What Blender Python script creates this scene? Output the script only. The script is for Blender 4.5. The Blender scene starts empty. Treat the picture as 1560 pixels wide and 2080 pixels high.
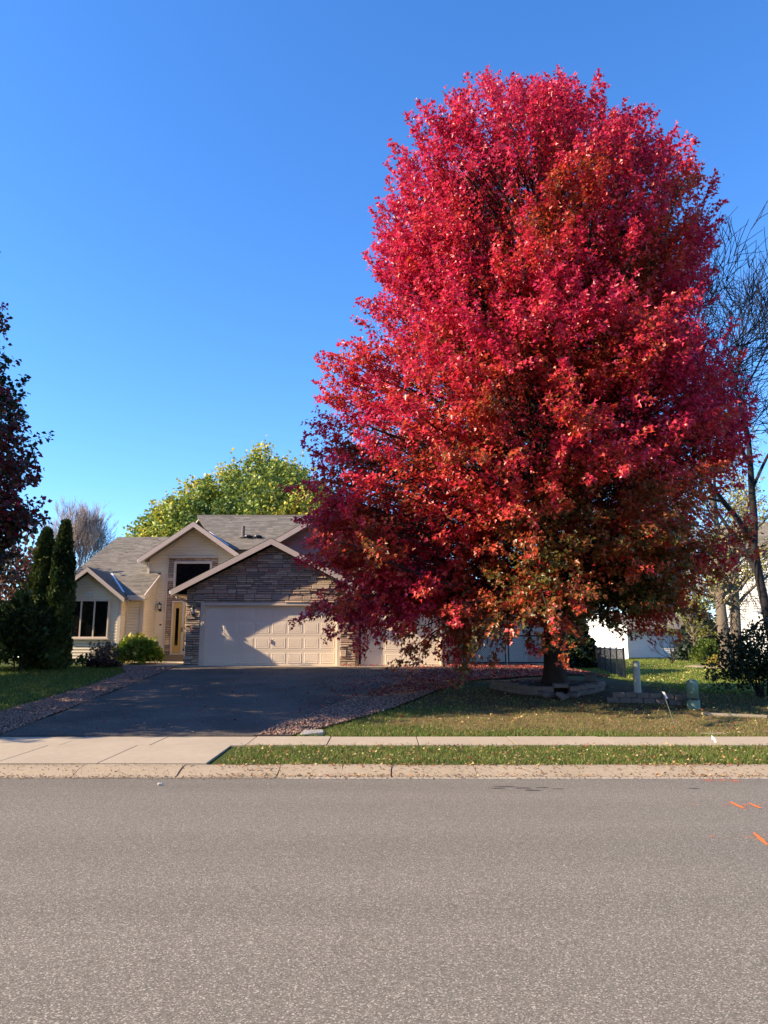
import bpy, math, random
import numpy as np
from mathutils import Vector, Matrix

random.seed(7)
RNG = np.random.default_rng(7)
sc = bpy.context.scene
COL = sc.collection
R = math.radians

# ------------------------------------------------------------------ camera
F, PITCH, EYE = 1562.0, R(10.9), 1.6
cam = bpy.data.cameras.new('camera')
cam.sensor_fit = 'VERTICAL'
cam.sensor_height = 36.0
cam.lens = 36.0 * F / 2080.0
cam.clip_end = 6000.0
camo = bpy.data.objects.new('camera', cam)
COL.objects.link(camo)
camo.location = (0, 0, EYE)
camo.rotation_euler = (math.pi / 2 + PITCH, 0, 0)
sc.camera = camo

# ------------------------------------------------------------------ light
SUN_EL, SUN_IN_FRONT = R(30.0), R(11.5)
TOSUN = Vector((-math.cos(SUN_EL) * math.cos(SUN_IN_FRONT), -math.cos(SUN_EL) * math.sin(SUN_IN_FRONT), math.sin(SUN_EL)))
world = bpy.data.worlds.new('World')
sc.world = world
world.use_nodes = True
wn, wl = world.node_tree.nodes, world.node_tree.links
wn.clear()
sky = wn.new('ShaderNodeTexSky')
sky.sky_type = 'NISHITA'
sky.sun_disc = False
sky.sun_elevation = SUN_EL
sky.sun_rotation = math.atan2(TOSUN.x, TOSUN.y)
sky.altitude = 300
sky.air_density = 1.0
sky.dust_density = 0.1
sky.ozone_density = 5.0
hs = wn.new('ShaderNodeHueSaturation')
hs.inputs['Saturation'].default_value = 1.18
hs.inputs['Hue'].default_value = 0.506
bg = wn.new('ShaderNodeBackground')
bg.inputs['Strength'].default_value = 0.13
wo = wn.new('ShaderNodeOutputWorld')
wl.new(sky.outputs[0], hs.inputs['Color'])
wl.new(hs.outputs[0], bg.inputs['Color'])
wl.new(bg.outputs[0], wo.inputs['Surface'])

sun = bpy.data.lights.new('sun', 'SUN')
sun.energy = 4.35
sun.angle = R(0.5)
sun.color = (1.0, 0.80, 0.55)
suno = bpy.data.objects.new('sun', sun)
COL.objects.link(suno)
suno.rotation_euler = TOSUN.to_track_quat('Z', 'Y').to_euler()
suno.location = (-30, -5, 30)

sc.view_settings.view_transform = 'Standard'
sc.view_settings.look = 'None'
sc.view_settings.gamma = 1.0
sc.view_settings.use_curve_mapping = False
sc.view_settings.exposure = 1.43
sc.render.engine = 'CYCLES'
sc.cycles.max_bounces = 8
sc.cycles.diffuse_bounces = 4
sc.cycles.transmission_bounces = 4
sc.cycles.use_denoising = True


# ------------------------------------------------------------------ helpers
def at(px, py, Y):
    """the point at distance Y down the street axis seen at that pixel of the photograph"""
    x, y = (px - 780) / F, (1040 - py) / F
    d = (x, math.cos(PITCH) - y * math.sin(PITCH), math.sin(PITCH) + y * math.cos(PITCH))
    t = Y / d[1]
    return Vector((t * d[0], Y, EYE + t * d[2]))


def lerp(a, b, t):
    return a + (b - a) * t


def link(o, parent=None):
    COL.objects.link(o)
    if parent is not None:
        o.parent = parent
        if parent.type == 'EMPTY' and '_loc' in parent:
            o.matrix_parent_inverse = Matrix.Translation(-Vector(parent['_loc']))
    return o


def tag(o, label=None, cat=None, group=None, kind=None):
    if label: o['label'] = label
    if cat: o['category'] = cat
    if group: o['group'] = group
    if kind: o['kind'] = kind
    return o


def thing(name, loc, label, cat, group=None):
    o = bpy.data.objects.new(name, None)
    o.empty_display_size = 0.3
    o.location = loc
    o['_loc'] = list(loc)
    COL.objects.link(o)
    return tag(o, label, cat, group)


class MB:
    """collects polygons, then links them as ONE mesh object"""
    def __init__(s):
        s.v, s.f = [], []

    def poly(s, pts):
        n = len(s.v)
        s.v += [tuple(p) for p in pts]
        s.f.append(tuple(range(n, n + len(pts))))

    def mesh(s, vs, fs):
        n = len(s.v)
        s.v += [tuple(p) for p in vs]
        s.f += [tuple(i + n for i in f) for f in fs]

    def box(s, x0, x1, y0, y1, z0, z1):
        vs = [(x0, y0, z0), (x1, y0, z0), (x1, y1, z0), (x0, y1, z0), (x0, y0, z1), (x1, y0, z1), (x1, y1, z1), (x0, y1, z1)]
        s.mesh(vs, [(3, 2, 1, 0), (4, 5, 6, 7), (0, 1, 5, 4), (1, 2, 6, 5), (2, 3, 7, 6), (3, 0, 4, 7)])

    def chbox(s, c, dx, dy, dz, ch, rz=0.0, jit=0.0, rx=0.0, ry=0.0):
        """chamfered block centred on c"""
        M = Matrix.Translation(c) @ Matrix.Rotation(rz, 4, 'Z') @ Matrix.Rotation(ry, 4, 'Y') @ Matrix.Rotation(rx, 4, 'X')
        vs, idx = [], {}
        h = (dx / 2, dy / 2, dz / 2)
        for sx in (-1, 1):
            for sy in (-1, 1):
                for sz in (-1, 1):
                    sg = (sx, sy, sz)
                    j = [random.uniform(-jit, jit) for _ in range(3)]
                    for ax in range(3):
                        p = [sg[k] * (h[k] - (0 if k == ax else ch)) + j[k] for k in range(3)]
                        idx[(sg, ax)] = len(vs)
                        vs.append(M @ Vector(p))
        fs = []
        for ax in range(3):
            a, b = [(1, 2), (2, 0), (0, 1)][ax]
            for sgn in (-1, 1):
                q = []
                for sa, sb in ((-1, -1), (1, -1), (1, 1), (-1, 1)):
                    t = [0, 0, 0]; t[ax] = sgn; t[a] = sa; t[b] = sb
                    q.append(idx[(tuple(t), ax)])
                fs.append(q if sgn > 0 else q[::-1])
        for ax in range(3):      # edge chamfers along ax
            a, b = [(1, 2), (2, 0), (0, 1)][ax]
            for sa in (-1, 1):
                for sb in (-1, 1):
                    def key(sx_, axis):
                        t = [0, 0, 0]; t[ax] = sx_; t[a] = sa; t[b] = sb
                        return idx[(tuple(t), axis)]
                    q = [key(-1, a), key(1, a), key(1, b), key(-1, b)]
                    fs.append(q if sa * sb > 0 else q[::-1])
        for sx in (-1, 1):
            for sy in (-1, 1):
                for sz in (-1, 1):
                    t = [idx[((sx, sy, sz), k)] for k in range(3)]
                    fs.append(t if sx * sy * sz > 0 else t[::-1])
        s.mesh(vs, fs)

    def prism(s, poly, y0, y1):
        """polygon in x,z extruded from y0 (front) to y1"""
        n = len(poly)
        vs = [(x, y0, z) for x, z in poly] + [(x, y1, z) for x, z in poly]
        fs = [tuple(range(n)), tuple(range(2 * n - 1, n - 1, -1))]
        fs += [((i + 1) % n, i, n + i, n + (i + 1) % n) for i in range(n)]
        s.mesh(vs, fs)

    def tube(s, pts, rad, n=6, cap=True):
        pts = [Vector(p) for p in pts]
        if not hasattr(rad, '__len__'): rad = [rad] * len(pts)
        base = len(s.v)
        up = Vector((0, 0, 1))
        for i, p in enumerate(pts):
            d = (pts[min(i + 1, len(pts) - 1)] - pts[max(i - 1, 0)]).normalized()
            ref = up if abs(d.z) < 0.93 else Vector((1, 0, 0))
            a = d.cross(ref).normalized()
            b = d.cross(a)
            for k in range(n):
                t = 2 * math.pi * k / n
                s.v.append(tuple(p + (a * math.cos(t) + b * math.sin(t)) * rad[i]))
        for i in range(len(pts) - 1):
            for k in range(n):
                k2 = (k + 1) % n
                s.f.append((base + i * n + k, base + i * n + k2, base + (i + 1) * n + k2, base + (i + 1) * n + k))
        if cap:
            s.f.append(tuple(base + k for k in range(n))[::-1])
            e = base + (len(pts) - 1) * n
            s.f.append(tuple(e + k for k in range(n)))

    def lathe(s, c, prof, n=16):
        """prof: list of (radius, z) from bottom to top"""
        base = len(s.v)
        for r, z in prof:
            for k in range(n):
                t = 2 * math.pi * k / n
                s.v.append((c[0] + r * math.cos(t), c[1] + r * math.sin(t), c[2] + z))
        for i in range(len(prof) - 1):
            for k in range(n):
                k2 = (k + 1) % n
                s.f.append((base + i * n + k, base + i * n + k2, base + (i + 1) * n + k2, base + (i + 1) * n + k))
        s.f.append(tuple(base + k for k in range(n))[::-1])
        e = base + (len(prof) - 1) * n
        s.f.append(tuple(e + k for k in range(n)))

    def build(s, name, m, parent=None, kind=None, smooth=False):
        me = bpy.data.meshes.new(name)
        me.from_pydata(s.v, [], s.f)
        me.materials.append(m)
        if smooth:
            me.polygons.foreach_set('use_smooth', [True] * len(me.polygons))
        me.update()
        o = bpy.data.objects.new(name, me)
        if kind: o['kind'] = kind
        return link(o, parent)


def np_object(name, verts, faces, m, parent=None, kind=None, colors=None, smooth=False):
    """verts (N,3); faces (M,k) of equal size; colors (N,3) stored per vertex as 'tint'"""
    verts = np.ascontiguousarray(verts, dtype=np.float32)
    faces = np.ascontiguousarray(faces, dtype=np.int32)
    M, k = faces.shape
    me = bpy.data.meshes.new(name)
    me.vertices.add(len(verts))
    me.vertices.foreach_set('co', verts.ravel())
    me.loops.add(M * k)
    me.loops.foreach_set('vertex_index', faces.ravel())
    me.polygons.add(M)
    me.polygons.foreach_set('loop_start', np.arange(0, M * k, k, dtype=np.int32))
    if colors is not None:
        a = me.attributes.new('tint', 'FLOAT_COLOR', 'POINT')
        c = np.ones((len(verts), 4), dtype=np.float32)
        c[:, :3] = colors
        a.data.foreach_set('color', c.ravel())
    me.materials.append(m)
    me.update(calc_edges=True)
    if smooth:
        me.polygons.foreach_set('use_smooth', np.ones(M, dtype=bool))
    o = bpy.data.objects.new(name, me)
    if kind: o['kind'] = kind
    return link(o, parent)


# ------------------------------------------------------------------ materials
def mat(name, col, rough=0.8, spec=0.3, var=0.0, vscale=3.0, bump=0.0, bscale=40.0, island=0.0, col2=None, metallic=0.0,
        tint=False, transl=0.0, stretch=None, distance=0.01, var2=0.0, v2scale=0.7):
    """one procedural surface: colour, mottling at one or two scales, a random tone per loose piece, fine relief"""
    m = bpy.data.materials.new(name)
    m.use_nodes = True
    nt = m.node_tree
    N, L = nt.nodes, nt.links
    b = N['Principled BSDF']
    b.inputs['Roughness'].default_value = rough
    b.inputs['Specular IOR Level'].default_value = spec
    b.inputs['Metallic'].default_value = metallic
    geo = N.new('ShaderNodeNewGeometry')
    pos = geo.outputs['Position']
    if stretch:
        mp = N.new('ShaderNodeMapping')
        mp.inputs['Scale'].default_value = stretch
        L.new(pos, mp.inputs['Vector'])
        pos = mp.outputs[0]
    if tint:
        at_ = N.new('ShaderNodeAttribute')
        at_.attribute_name = 'tint'
        cur = at_.outputs['Color']
    else:
        rgb = N.new('ShaderNodeRGB')
        rgb.outputs[0].default_value = (*col, 1)
        cur = rgb.outputs[0]
    if col2 is not None:
        nz = N.new('ShaderNodeTexNoise')
        nz.inputs['Scale'].default_value = vscale
        nz.inputs['Detail'].default_value = 5
        L.new(pos, nz.inputs['Vector'])
        rmp = N.new('ShaderNodeMapRange')
        rmp.inputs['From Min'].default_value = 0.42
        rmp.inputs['From Max'].default_value = 0.62
        L.new(nz.outputs['Fac'], rmp.inputs['Value'])
        mx = N.new('ShaderNodeMix'); mx.data_type = 'RGBA'
        L.new(rmp.outputs[0], mx.inputs[0])
        L.new(cur, mx.inputs[6])
        mx.inputs[7].default_value = (*col2, 1)
        cur = mx.outputs[2]

    def scale_by(cur, fac_socket, lo, hi):
        mr = N.new('ShaderNodeMapRange')
        mr.inputs['To Min'].default_value = lo
        mr.inputs['To Max'].default_value = hi
        L.new(fac_socket, mr.inputs['Value'])
        vm = N.new('ShaderNodeVectorMath'); vm.operation = 'SCALE'
        L.new(cur, vm.inputs[0])
        L.new(mr.outputs[0], vm.inputs['Scale'])
        return vm.outputs[0]
    if var and col2 is None or var and tint:
        nz = N.new('ShaderNodeTexNoise')
        nz.inputs['Scale'].default_value = vscale
        nz.inputs['Detail'].default_value = 6
        L.new(pos, nz.inputs['Vector'])
        cur = scale_by(cur, nz.outputs['Fac'], 1 - 1.6 * var, 1 + 1.6 * var)
    if var2:
        nz = N.new('ShaderNodeTexNoise')
        nz.inputs['Scale'].default_value = v2scale
        nz.inputs['Detail'].default_value = 4
        L.new(pos, nz.inputs['Vector'])
        cur = scale_by(cur, nz.outputs['Fac'], 1 - 1.6 * var2, 1 + 1.6 * var2)
    if island:
        cur = scale_by(cur, geo.outputs['Random Per Island'], 1 - island, 1 + island)
    L.new(cur, b.inputs['Base Color'])
    if bump:
        nz = N.new('ShaderNodeTexNoise')
        nz.inputs['Scale'].default_value = bscale
        nz.inputs['Detail'].default_value = 6
        L.new(pos, nz.inputs['Vector'])
        bp = N.new('ShaderNodeBump')
        bp.inputs['Strength'].default_value = bump
        bp.inputs['Distance'].default_value = distance
        L.new(nz.outputs['Fac'], bp.inputs['Height'])
        L.new(bp.outputs[0], b.inputs['Normal'])
    if transl:
        tr = N.new('ShaderNodeBsdfTranslucent')
        L.new(cur, tr.inputs['Color'])
        ms = N.new('ShaderNodeMixShader')
        ms.inputs[0].default_value = transl
        out = N['Material Output']
        L.new(b.outputs[0], ms.inputs[1])
        L.new(tr.outputs[0], ms.inputs[2])
        L.new(ms.outputs[0], out.inputs['Surface'])
    return m


def asphalt(name, dark, light, speck, scale, lo=0.88, hi=1.1, lanes=False, patch=0.55):
    """worn asphalt: dark binder, pale chips of stone, faint stains"""
    m = bpy.data.materials.new(name)
    m.use_nodes = True
    N, L = m.node_tree.nodes, m.node_tree.links
    b = N['Principled BSDF']
    b.inputs['Roughness'].default_value = 0.85
    b.inputs['Specular IOR Level'].default_value = 0.25
    geo = N.new('ShaderNodeNewGeometry')
    vo = N.new('ShaderNodeTexVoronoi')
    vo.inputs['Scale'].default_value = scale
    L.new(geo.outputs['Position'], vo.inputs['Vector'])
    sp = N.new('ShaderNodeSeparateColor')
    L.new(vo.outputs['Color'], sp.inputs[0])
    cr = N.new('ShaderNodeValToRGB')
    e = cr.color_ramp.elements
    e[0].position, e[0].color = 0.0, (*dark, 1)
    e[1].position, e[1].color = 1.0, (*speck, 1)
    q = e.new(0.45); q.color = (*[lerp(dark[i], light[i], 0.6) for i in range(3)], 1)
    q = e.new(0.82); q.color = (*light, 1)
    L.new(sp.outputs[0], cr.inputs[0])
    n2 = N.new('ShaderNodeTexNoise')
    n2.inputs['Scale'].default_value = patch
    n2.inputs['Detail'].default_value = 6
    if lanes:                       # stretched along the street: tyre-polished and oily bands
        mp = N.new('ShaderNodeMapping'); mp.inputs['Scale'].default_value = (0.10, 1.0, 1.0)
        L.new(geo.outputs['Position'], mp.inputs['Vector']); L.new(mp.outputs[0], n2.inputs['Vector'])
    else:
        L.new(geo.outputs['Position'], n2.inputs['Vector'])
    mr = N.new('ShaderNodeMapRange')
    mr.inputs['From Min'].default_value, mr.inputs['From Max'].default_value = 0.3, 0.7
    mr.inputs['To Min'].default_value, mr.inputs['To Max'].default_value = lo, hi
    L.new(n2.outputs['Fac'], mr.inputs['Value'])
    n3 = N.new('ShaderNodeTexNoise')
    n3.inputs['Scale'].default_value = scale * 0.35
    n3.inputs['Detail'].default_value = 3
    L.new(geo.outputs['Position'], n3.inputs['Vector'])
    m3 = N.new('ShaderNodeMapRange')
    m3.inputs['From Min'].default_value, m3.inputs['From Max'].default_value = 0.3, 0.7
    m3.inputs['To Min'].default_value, m3.inputs['To Max'].default_value = 0.85, 1.13
    L.new(n3.outputs['Fac'], m3.inputs['Value'])
    mu = N.new('ShaderNodeMath'); mu.operation = 'MULTIPLY'
    L.new(mr.outputs[0], mu.inputs[0]); L.new(m3.outputs[0], mu.inputs[1])
    vm = N.new('ShaderNodeVectorMath'); vm.operation = 'SCALE'
    L.new(cr.outputs[0], vm.inputs[0]); L.new(mu.outputs[0], vm.inputs['Scale'])
    L.new(vm.outputs[0], b.inputs['Base Color'])
    bp = N.new('ShaderNodeBump')
    bp.inputs['Strength'].default_value = 0.6
    bp.inputs['Distance'].default_value = 0.006
    L.new(sp.outputs[0], bp.inputs['Height'])
    L.new(bp.outputs[0], b.inputs['Normal'])
    return m


M = {}
M['road'] = asphalt('road_asphalt', (0.10, 0.091, 0.073), (0.212, 0.19, 0.152), (0.47, 0.425, 0.35), 145, 0.90, 1.09, True, 0.8)
M['drive'] = asphalt('driveway_asphalt', (0.054, 0.044, 0.034), (0.092, 0.074, 0.058), (0.2, 0.165, 0.13), 70, 0.68, 1.32, False, 0.75)
M['concrete'] = mat('concrete', (0.37, 0.31, 0.23), 0.85, 0.25, var=0.09, vscale=9, bump=0.35, bscale=120, distance=0.003, var2=0.1, v2scale=0.9)
M['concrete_edge'] = mat('concrete_curb', (0.33, 0.265, 0.185), 0.88, 0.25, var=0.12, vscale=16, bump=0.4, bscale=110, distance=0.004, var2=0.12, v2scale=1.3)
M['lip'] = mat('pale_lip', (0.6, 0.53, 0.43), 0.8, 0.3, var=0.1, vscale=12)
M['soil'] = mat('soil', (0.06, 0.045, 0.032), 0.95, 0.1, var=0.25, vscale=8, bump=0.6, bscale=25, distance=0.03)
M['lawn'] = mat('lawn_ground', (0.045, 0.062, 0.016), 0.95, 0.1, tint=True, var=0.22, vscale=14, var2=0.15, v2scale=1.7, bump=0.6, bscale=30, distance=0.03)
M['turf_far'] = M['lawn']
M['grass'] = mat('grass_blades', (0.1, 0.14, 0.03), 0.6, 0.25, tint=True, transl=0.3)
M['gravel_bed'] = mat('gravel_bed', (0.09, 0.07, 0.062), 0.95, 0.1, var=0.3, vscale=14, bump=0.7, bscale=30, distance=0.03)
M['gravel'] = mat('gravel_stones', (0.19, 0.145, 0.13), 0.85, 0.25, tint=True, var=0.1, vscale=30)
M['leaf'] = mat('maple_leaves', (0.4, 0.02, 0.03), 0.38, 0.55, tint=True, transl=0.42)
M['leaf_dry'] = mat('dry_leaves', (0.3, 0.15, 0.05), 0.7, 0.2, tint=True, transl=0.15)
M['foliage'] = mat('green_foliage', (0.05, 0.09, 0.02), 0.5, 0.35, tint=True, transl=0.3)
M['needle'] = mat('conifer_foliage', (0.02, 0.04, 0.012), 0.6, 0.3, tint=True, transl=0.12)
M['bark'] = mat('maple_bark', (0.032, 0.025, 0.021), 0.92, 0.15, var=0.3, vscale=10, bump=0.9, bscale=18, distance=0.03, stretch=(1, 1, 0.18))
M['bark_pale'] = mat('pale_bark', (0.16, 0.13, 0.10), 0.92, 0.15, var=0.3, vscale=9, bump=0.8, bscale=20, distance=0.02, stretch=(1, 1, 0.25))
M['bark_dark'] = mat('dark_bark', (0.03, 0.027, 0.028), 0.92, 0.15, var=0.25, vscale=8)
M['twig_grey'] = mat('grey_twigs', (0.36, 0.29, 0.27), 0.9, 0.15, var=0.2, vscale=4)
M['siding'] = mat('cream_siding', (0.83, 0.71, 0.52), 0.6, 0.3, var=0.05, vscale=2.0, island=0.02, bump=0.15, bscale=60, stretch=(0.15, 1, 1), distance=0.002)
M['trim'] = mat('beige_trim', (0.66, 0.55, 0.44), 0.55, 0.35, var=0.05, vscale=3)
M['fascia'] = mat('grey_fascia', (0.56, 0.46, 0.40), 0.5, 0.35, var=0.05, vscale=3)
M['flash'] = mat('white_flashing', (0.75, 0.75, 0.74), 0.35, 0.5, var=0.05, vscale=6)
M['gdoor'] = mat('garage_door_paint', (0.84, 0.70, 0.54), 0.5, 0.35, var=0.04, vscale=1.5, bump=0.1, bscale=80, distance=0.001)
M['mortar'] = mat('mortar', (0.05, 0.045, 0.045), 0.95, 0.1, var=0.2, vscale=20)
STONES = [mat('ledge_stone', c, 0.85, 0.2, var=0.16, vscale=7, bump=0.7, bscale=26, distance=0.012, var2=0.1, v2scale=24) for c in
          ((0.50, 0.36, 0.265), (0.53, 0.40, 0.285), (0.34, 0.27, 0.215), (0.46, 0.30, 0.23), (0.62, 0.48, 0.34), (0.40, 0.30, 0.215))]
M['shingle'] = mat('roof_shingles', (0.185, 0.166, 0.138), 0.9, 0.2, var=0.15, vscale=40, island=0.22, var2=0.08, v2scale=0.8)
M['roofdeck'] = mat('roof_deck', (0.10, 0.095, 0.085), 0.9, 0.2)
M['shake'] = [mat('rose_shake', c, 0.75, 0.2, var=0.08, vscale=6, stretch=(6, 1, 0.6), bump=0.3, bscale=14, distance=0.004) for c in
              ((0.44, 0.25, 0.21), (0.47, 0.27, 0.225), (0.41, 0.235, 0.20))]
M['soffit'] = mat('soffit', (0.4, 0.34, 0.29), 0.7, 0.2)
M['glass'] = mat('dark_glass', (0.006, 0.006, 0.007), 0.02, 1.0)
M['door_yellow'] = mat('yellow_door_paint', (0.60, 0.40, 0.13), 0.45, 0.4, var=0.04, vscale=3)
M['storm'] = mat('storm_door_frame', (0.62, 0.58, 0.50), 0.4, 0.4)
M['black_metal'] = mat('black_metal', (0.012, 0.012, 0.013), 0.4, 0.4)
M['lampglass'] = mat('lamp_glass', (0.65, 0.62, 0.55), 0.15, 0.5)
M['wood'] = mat('weathered_wood', (0.18, 0.145, 0.115), 0.85, 0.2, var=0.2, vscale=5, stretch=(0.3, 4, 4), bump=0.4, bscale=20, distance=0.004)
M['brown'] = mat('brown_downspout', (0.13, 0.075, 0.06), 0.5, 0.35)
M['pipe'] = mat('vent_pipe', (0.14, 0.12, 0.11), 0.6, 0.3, var=0.2, vscale=12)
M['block'] = mat('retaining_block', (0.14, 0.115, 0.10), 0.9, 0.15, var=0.2, vscale=9, bump=0.8, bscale=30, distance=0.012)
M['white_siding'] = mat('white_siding', (0.74, 0.74, 0.73), 0.6, 0.3, var=0.03, vscale=2)
M['grey_siding'] = mat('grey_white_siding', (0.52, 0.47, 0.43), 0.6, 0.3, var=0.03, vscale=2)
M['rose_siding'] = mat('rose_siding', (0.43, 0.33, 0.29), 0.65, 0.25, var=0.04, vscale=2)
M['ped_grey'] = mat('grey_green_pedestal', (0.27, 0.30, 0.26), 0.5, 0.35, var=0.08, vscale=8)
M['ped_green'] = mat('green_pedestal', (0.12, 0.20, 0.155), 0.5, 0.35, var=0.1, vscale=9)
M['band'] = mat('dark_band', (0.02, 0.03, 0.03), 0.5, 0.3)
M['flag'] = mat('flag_plastic', (0.8, 0.8, 0.82), 0.5, 0.3, transl=0.3)
M['orange'] = mat('orange_paint', (0.75, 0.17, 0.035), 0.7, 0.2, var=0.2, vscale=20)
M['rock'] = mat('fieldstone', (0.3, 0.28, 0.26), 0.9, 0.2, var=0.25, vscale=8, bump=0.7, bscale=16, distance=0.02)


# ------------------------------------------------------------------ ground heights
def knots(*k):
    xs = np.array([a for a, b in k]); ys = np.array([b for a, b in k])
    return lambda y: np.interp(y, xs, ys)


LEFT = knots((11.2, -0.06), (11.75, 0.085), (13.65, 0.15), (14.85, 0.19), (28, 1.34), (29.2, 1.37), (31, 1.5), (33, 1.6), (60, 1.74), (200, 1.8))
MID = knots((11.2, -0.06), (11.75, 0.085), (13.65, 0.15), (14.85, 0.19), (18, 0.5), (19.2, 0.7), (20, 0.84), (22, 1.0), (28, 1.27), (31, 1.4), (60, 1.72), (200, 1.8))
RIGHT = knots((11.2, -0.06), (11.75, 0.085), (13.65, 0.15), (14.85, 0.19), (18, 0.48), (19.2, 0.66), (22, 0.74), (31, 0.88), (45, 1.2), (60, 1.7), (200, 1.8))
EDGE = knots((14.8, -2.42), (17, -1.75), (20, -0.75), (23, 0.3), (26, 1.35), (28.2, 2.25), (40, 2.3))   # right edge of the driveway


def sstep(t):
    t = np.clip(t, 0, 1)
    return t * t * (3 - 2 * t)


def gz(x, y):
    x = np.asarray(x, dtype=float); y = np.asarray(y, dtype=float)
    w = sstep((x - EDGE(y) - 0.1) / 2.6)
    h = LEFT(y) * (1 - w) + MID(y) * w
    w2 = sstep((x - 5.6) / 4.0)
    h = h * (1 - w2) + RIGHT(y) * w2
    return h


def gzf(x, y):
    return float(gz(x, y))


def sheet(name, m, u0, u1, v0, v1, nu, nv, dz, xl=None, xr=None, parent=None, kind='structure', zf=None):
    """a sheet draped dz above the ground between y=v0..v1 and x=xl(y)..xr(y)"""
    ys = np.linspace(v0, v1, nv + 1)
    t = np.linspace(0, 1, nu + 1)
    xa = np.array([xl(y) if xl else u0 for y in ys]); xb = np.array([xr(y) if xr else u1 for y in ys])
    X = xa[:, None] + (xb - xa)[:, None] * t[None, :]
    Y = np.repeat(ys[:, None], nu + 1, 1)
    Z = (zf or gz)(X, Y) + dz
    V = np.stack([X, Y, Z], -1).reshape(-1, 3)
    i = np.arange(nv)[:, None] * (nu + 1) + np.arange(nu)[None, :]
    Fc = np.stack([i, i + 1, i + nu + 2, i + nu + 1], -1).reshape(-1, 4)
    return np_object(name, V, Fc, m, parent, kind, smooth=True)


# the ground: one sheet to the horizon
def axis(lo, hi, step, far):
    a = list(np.arange(lo, hi + 1e-6, step))
    out, d = [], step
    p = hi
    while p < far:
        d *= 1.5; p += d; out.append(p)
    q = lo; d = step; neg = []
    while q > -far:
        d *= 1.5; q -= d; neg.append(q)
    return np.array(neg[::-1] + a + out)


def vnoise(P, s, seed=0):
    """smooth pseudo-random field in -1..1"""
    r = np.random.default_rng(seed)
    out = np.zeros(len(P))
    for _ in range(7):
        k = r.normal(0, s, 3)
        out += np.sin(P @ k + r.uniform(0, 6.28))
    return out / 3.2


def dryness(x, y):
    """how parched the front lawn is: dry under the maple, green along the walk and far away"""
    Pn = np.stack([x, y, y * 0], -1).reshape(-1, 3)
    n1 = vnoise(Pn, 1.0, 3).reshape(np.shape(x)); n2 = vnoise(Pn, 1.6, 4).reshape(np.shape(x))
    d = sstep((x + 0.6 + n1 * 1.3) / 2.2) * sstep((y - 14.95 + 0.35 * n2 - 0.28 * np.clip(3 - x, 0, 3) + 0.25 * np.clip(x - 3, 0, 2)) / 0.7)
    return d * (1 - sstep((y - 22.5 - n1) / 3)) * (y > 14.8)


ax_, ay_ = axis(-16, 16, 0.3, 2500), axis(11.2, 40, 0.3, 2500)
X, Y = np.meshgrid(ax_, ay_)
Z = np.where(Y < 11.2 - 1e-6, -0.06, gz(X, Y))
nx = len(ax_)
i = np.arange(len(ay_) - 1)[:, None] * nx + np.arange(nx - 1)[None, :]
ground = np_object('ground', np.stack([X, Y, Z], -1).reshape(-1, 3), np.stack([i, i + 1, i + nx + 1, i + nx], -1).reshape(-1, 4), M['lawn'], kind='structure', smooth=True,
                   colors=(np.array([0.055, 0.072, 0.018]) + (np.array([0.17, 0.125, 0.06]) - np.array([0.055, 0.072, 0.018])) * dryness(X, Y)[..., None] - np.array([0.09, 0.065, 0.028]) * (sstep((Y - 16.6) / 1.6) * dryness(X, Y))[..., None]).reshape(-1, 3))  # last term darkens the dry lawn under the maple: tree shade painted in

road = MB()
for k in range(40):
    x0, x1 = -200 + k * 10, -190 + k * 10
    for (ya, za, yb, zb) in ((-4.5, -0.03, 2, 0.05), (2, 0.05, 6, 0.055), (6, 0.055, 11.2, -0.005)):
        road.poly([(x0, ya, za - 0.01), (x1, ya, za - 0.01), (x1, yb, zb - 0.01), (x0, yb, zb - 0.01)])
road = road.build('road', M['road'], kind='structure')


def roadz(y):
    return np.interp(y, [-4.5, 2, 6, 11.2], [-0.04, 0.04, 0.045, -0.015])


# curb: rounded mountable section, cast in lengths
curb = thing('curb', (0, 11.45, 0), 'pale concrete curb along the far edge of the road', None)
del curb['label']; curb['kind'] = 'structure'
breaks = [-60, -40, -25, -15, -11.5, -9, -7.2, -5.62, -4.36, -2.9, -1.5, -0.6, 0.11, 1.31, 2.8, 4.4, 6.0, 7.6, 9.3, 11.5, 15, 25, 40, 60]
prof = [(11.2, -0.055), (11.2, -0.004), (11.32, 0.006), (11.42, 0.045), (11.52, 0.08), (11.62, 0.094), (11.76, 0.098), (11.76, 0.0)]
for a, b in zip(breaks[:-1], breaks[1:]):
    g = random.uniform(0.012, 0.022)
    mb = MB()
    n = len(prof)
    nseg = max(1, int((b - a) / 0.5)) if b - a < 4 else 2
    dz = random.uniform(-0.006, 0.006)
    for sgm in range(nseg + 1):
        x = lerp(a + g * 0.5, b - g * 0.5, sgm / nseg)
        mb.v += [(x + (0.01 * math.sin(9 * y + a * 5) if sgm in (0, nseg) else 0), y + random.uniform(-.004, .004), z + dz * (z > 0)) for y, z in prof]
    for sgm in range(nseg):
        for k in range(n - 1):
            mb.f.append((sgm * n + k, (sgm + 1) * n + k, (sgm + 1) * n + k + 1, sgm * n + k + 1))
    mb.f.append(tuple(range(n - 1, -1, -1))); mb.f.append(tuple(nseg * n + k for k in range(n)))
    mb.build('curb_length', M['concrete_edge'], curb)
mb = MB()
mb.box(-1.4, 22, 11.165, 11.2, -0.05, -0.006)
mb.build('gutter_lip', M['lip'], curb)


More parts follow.
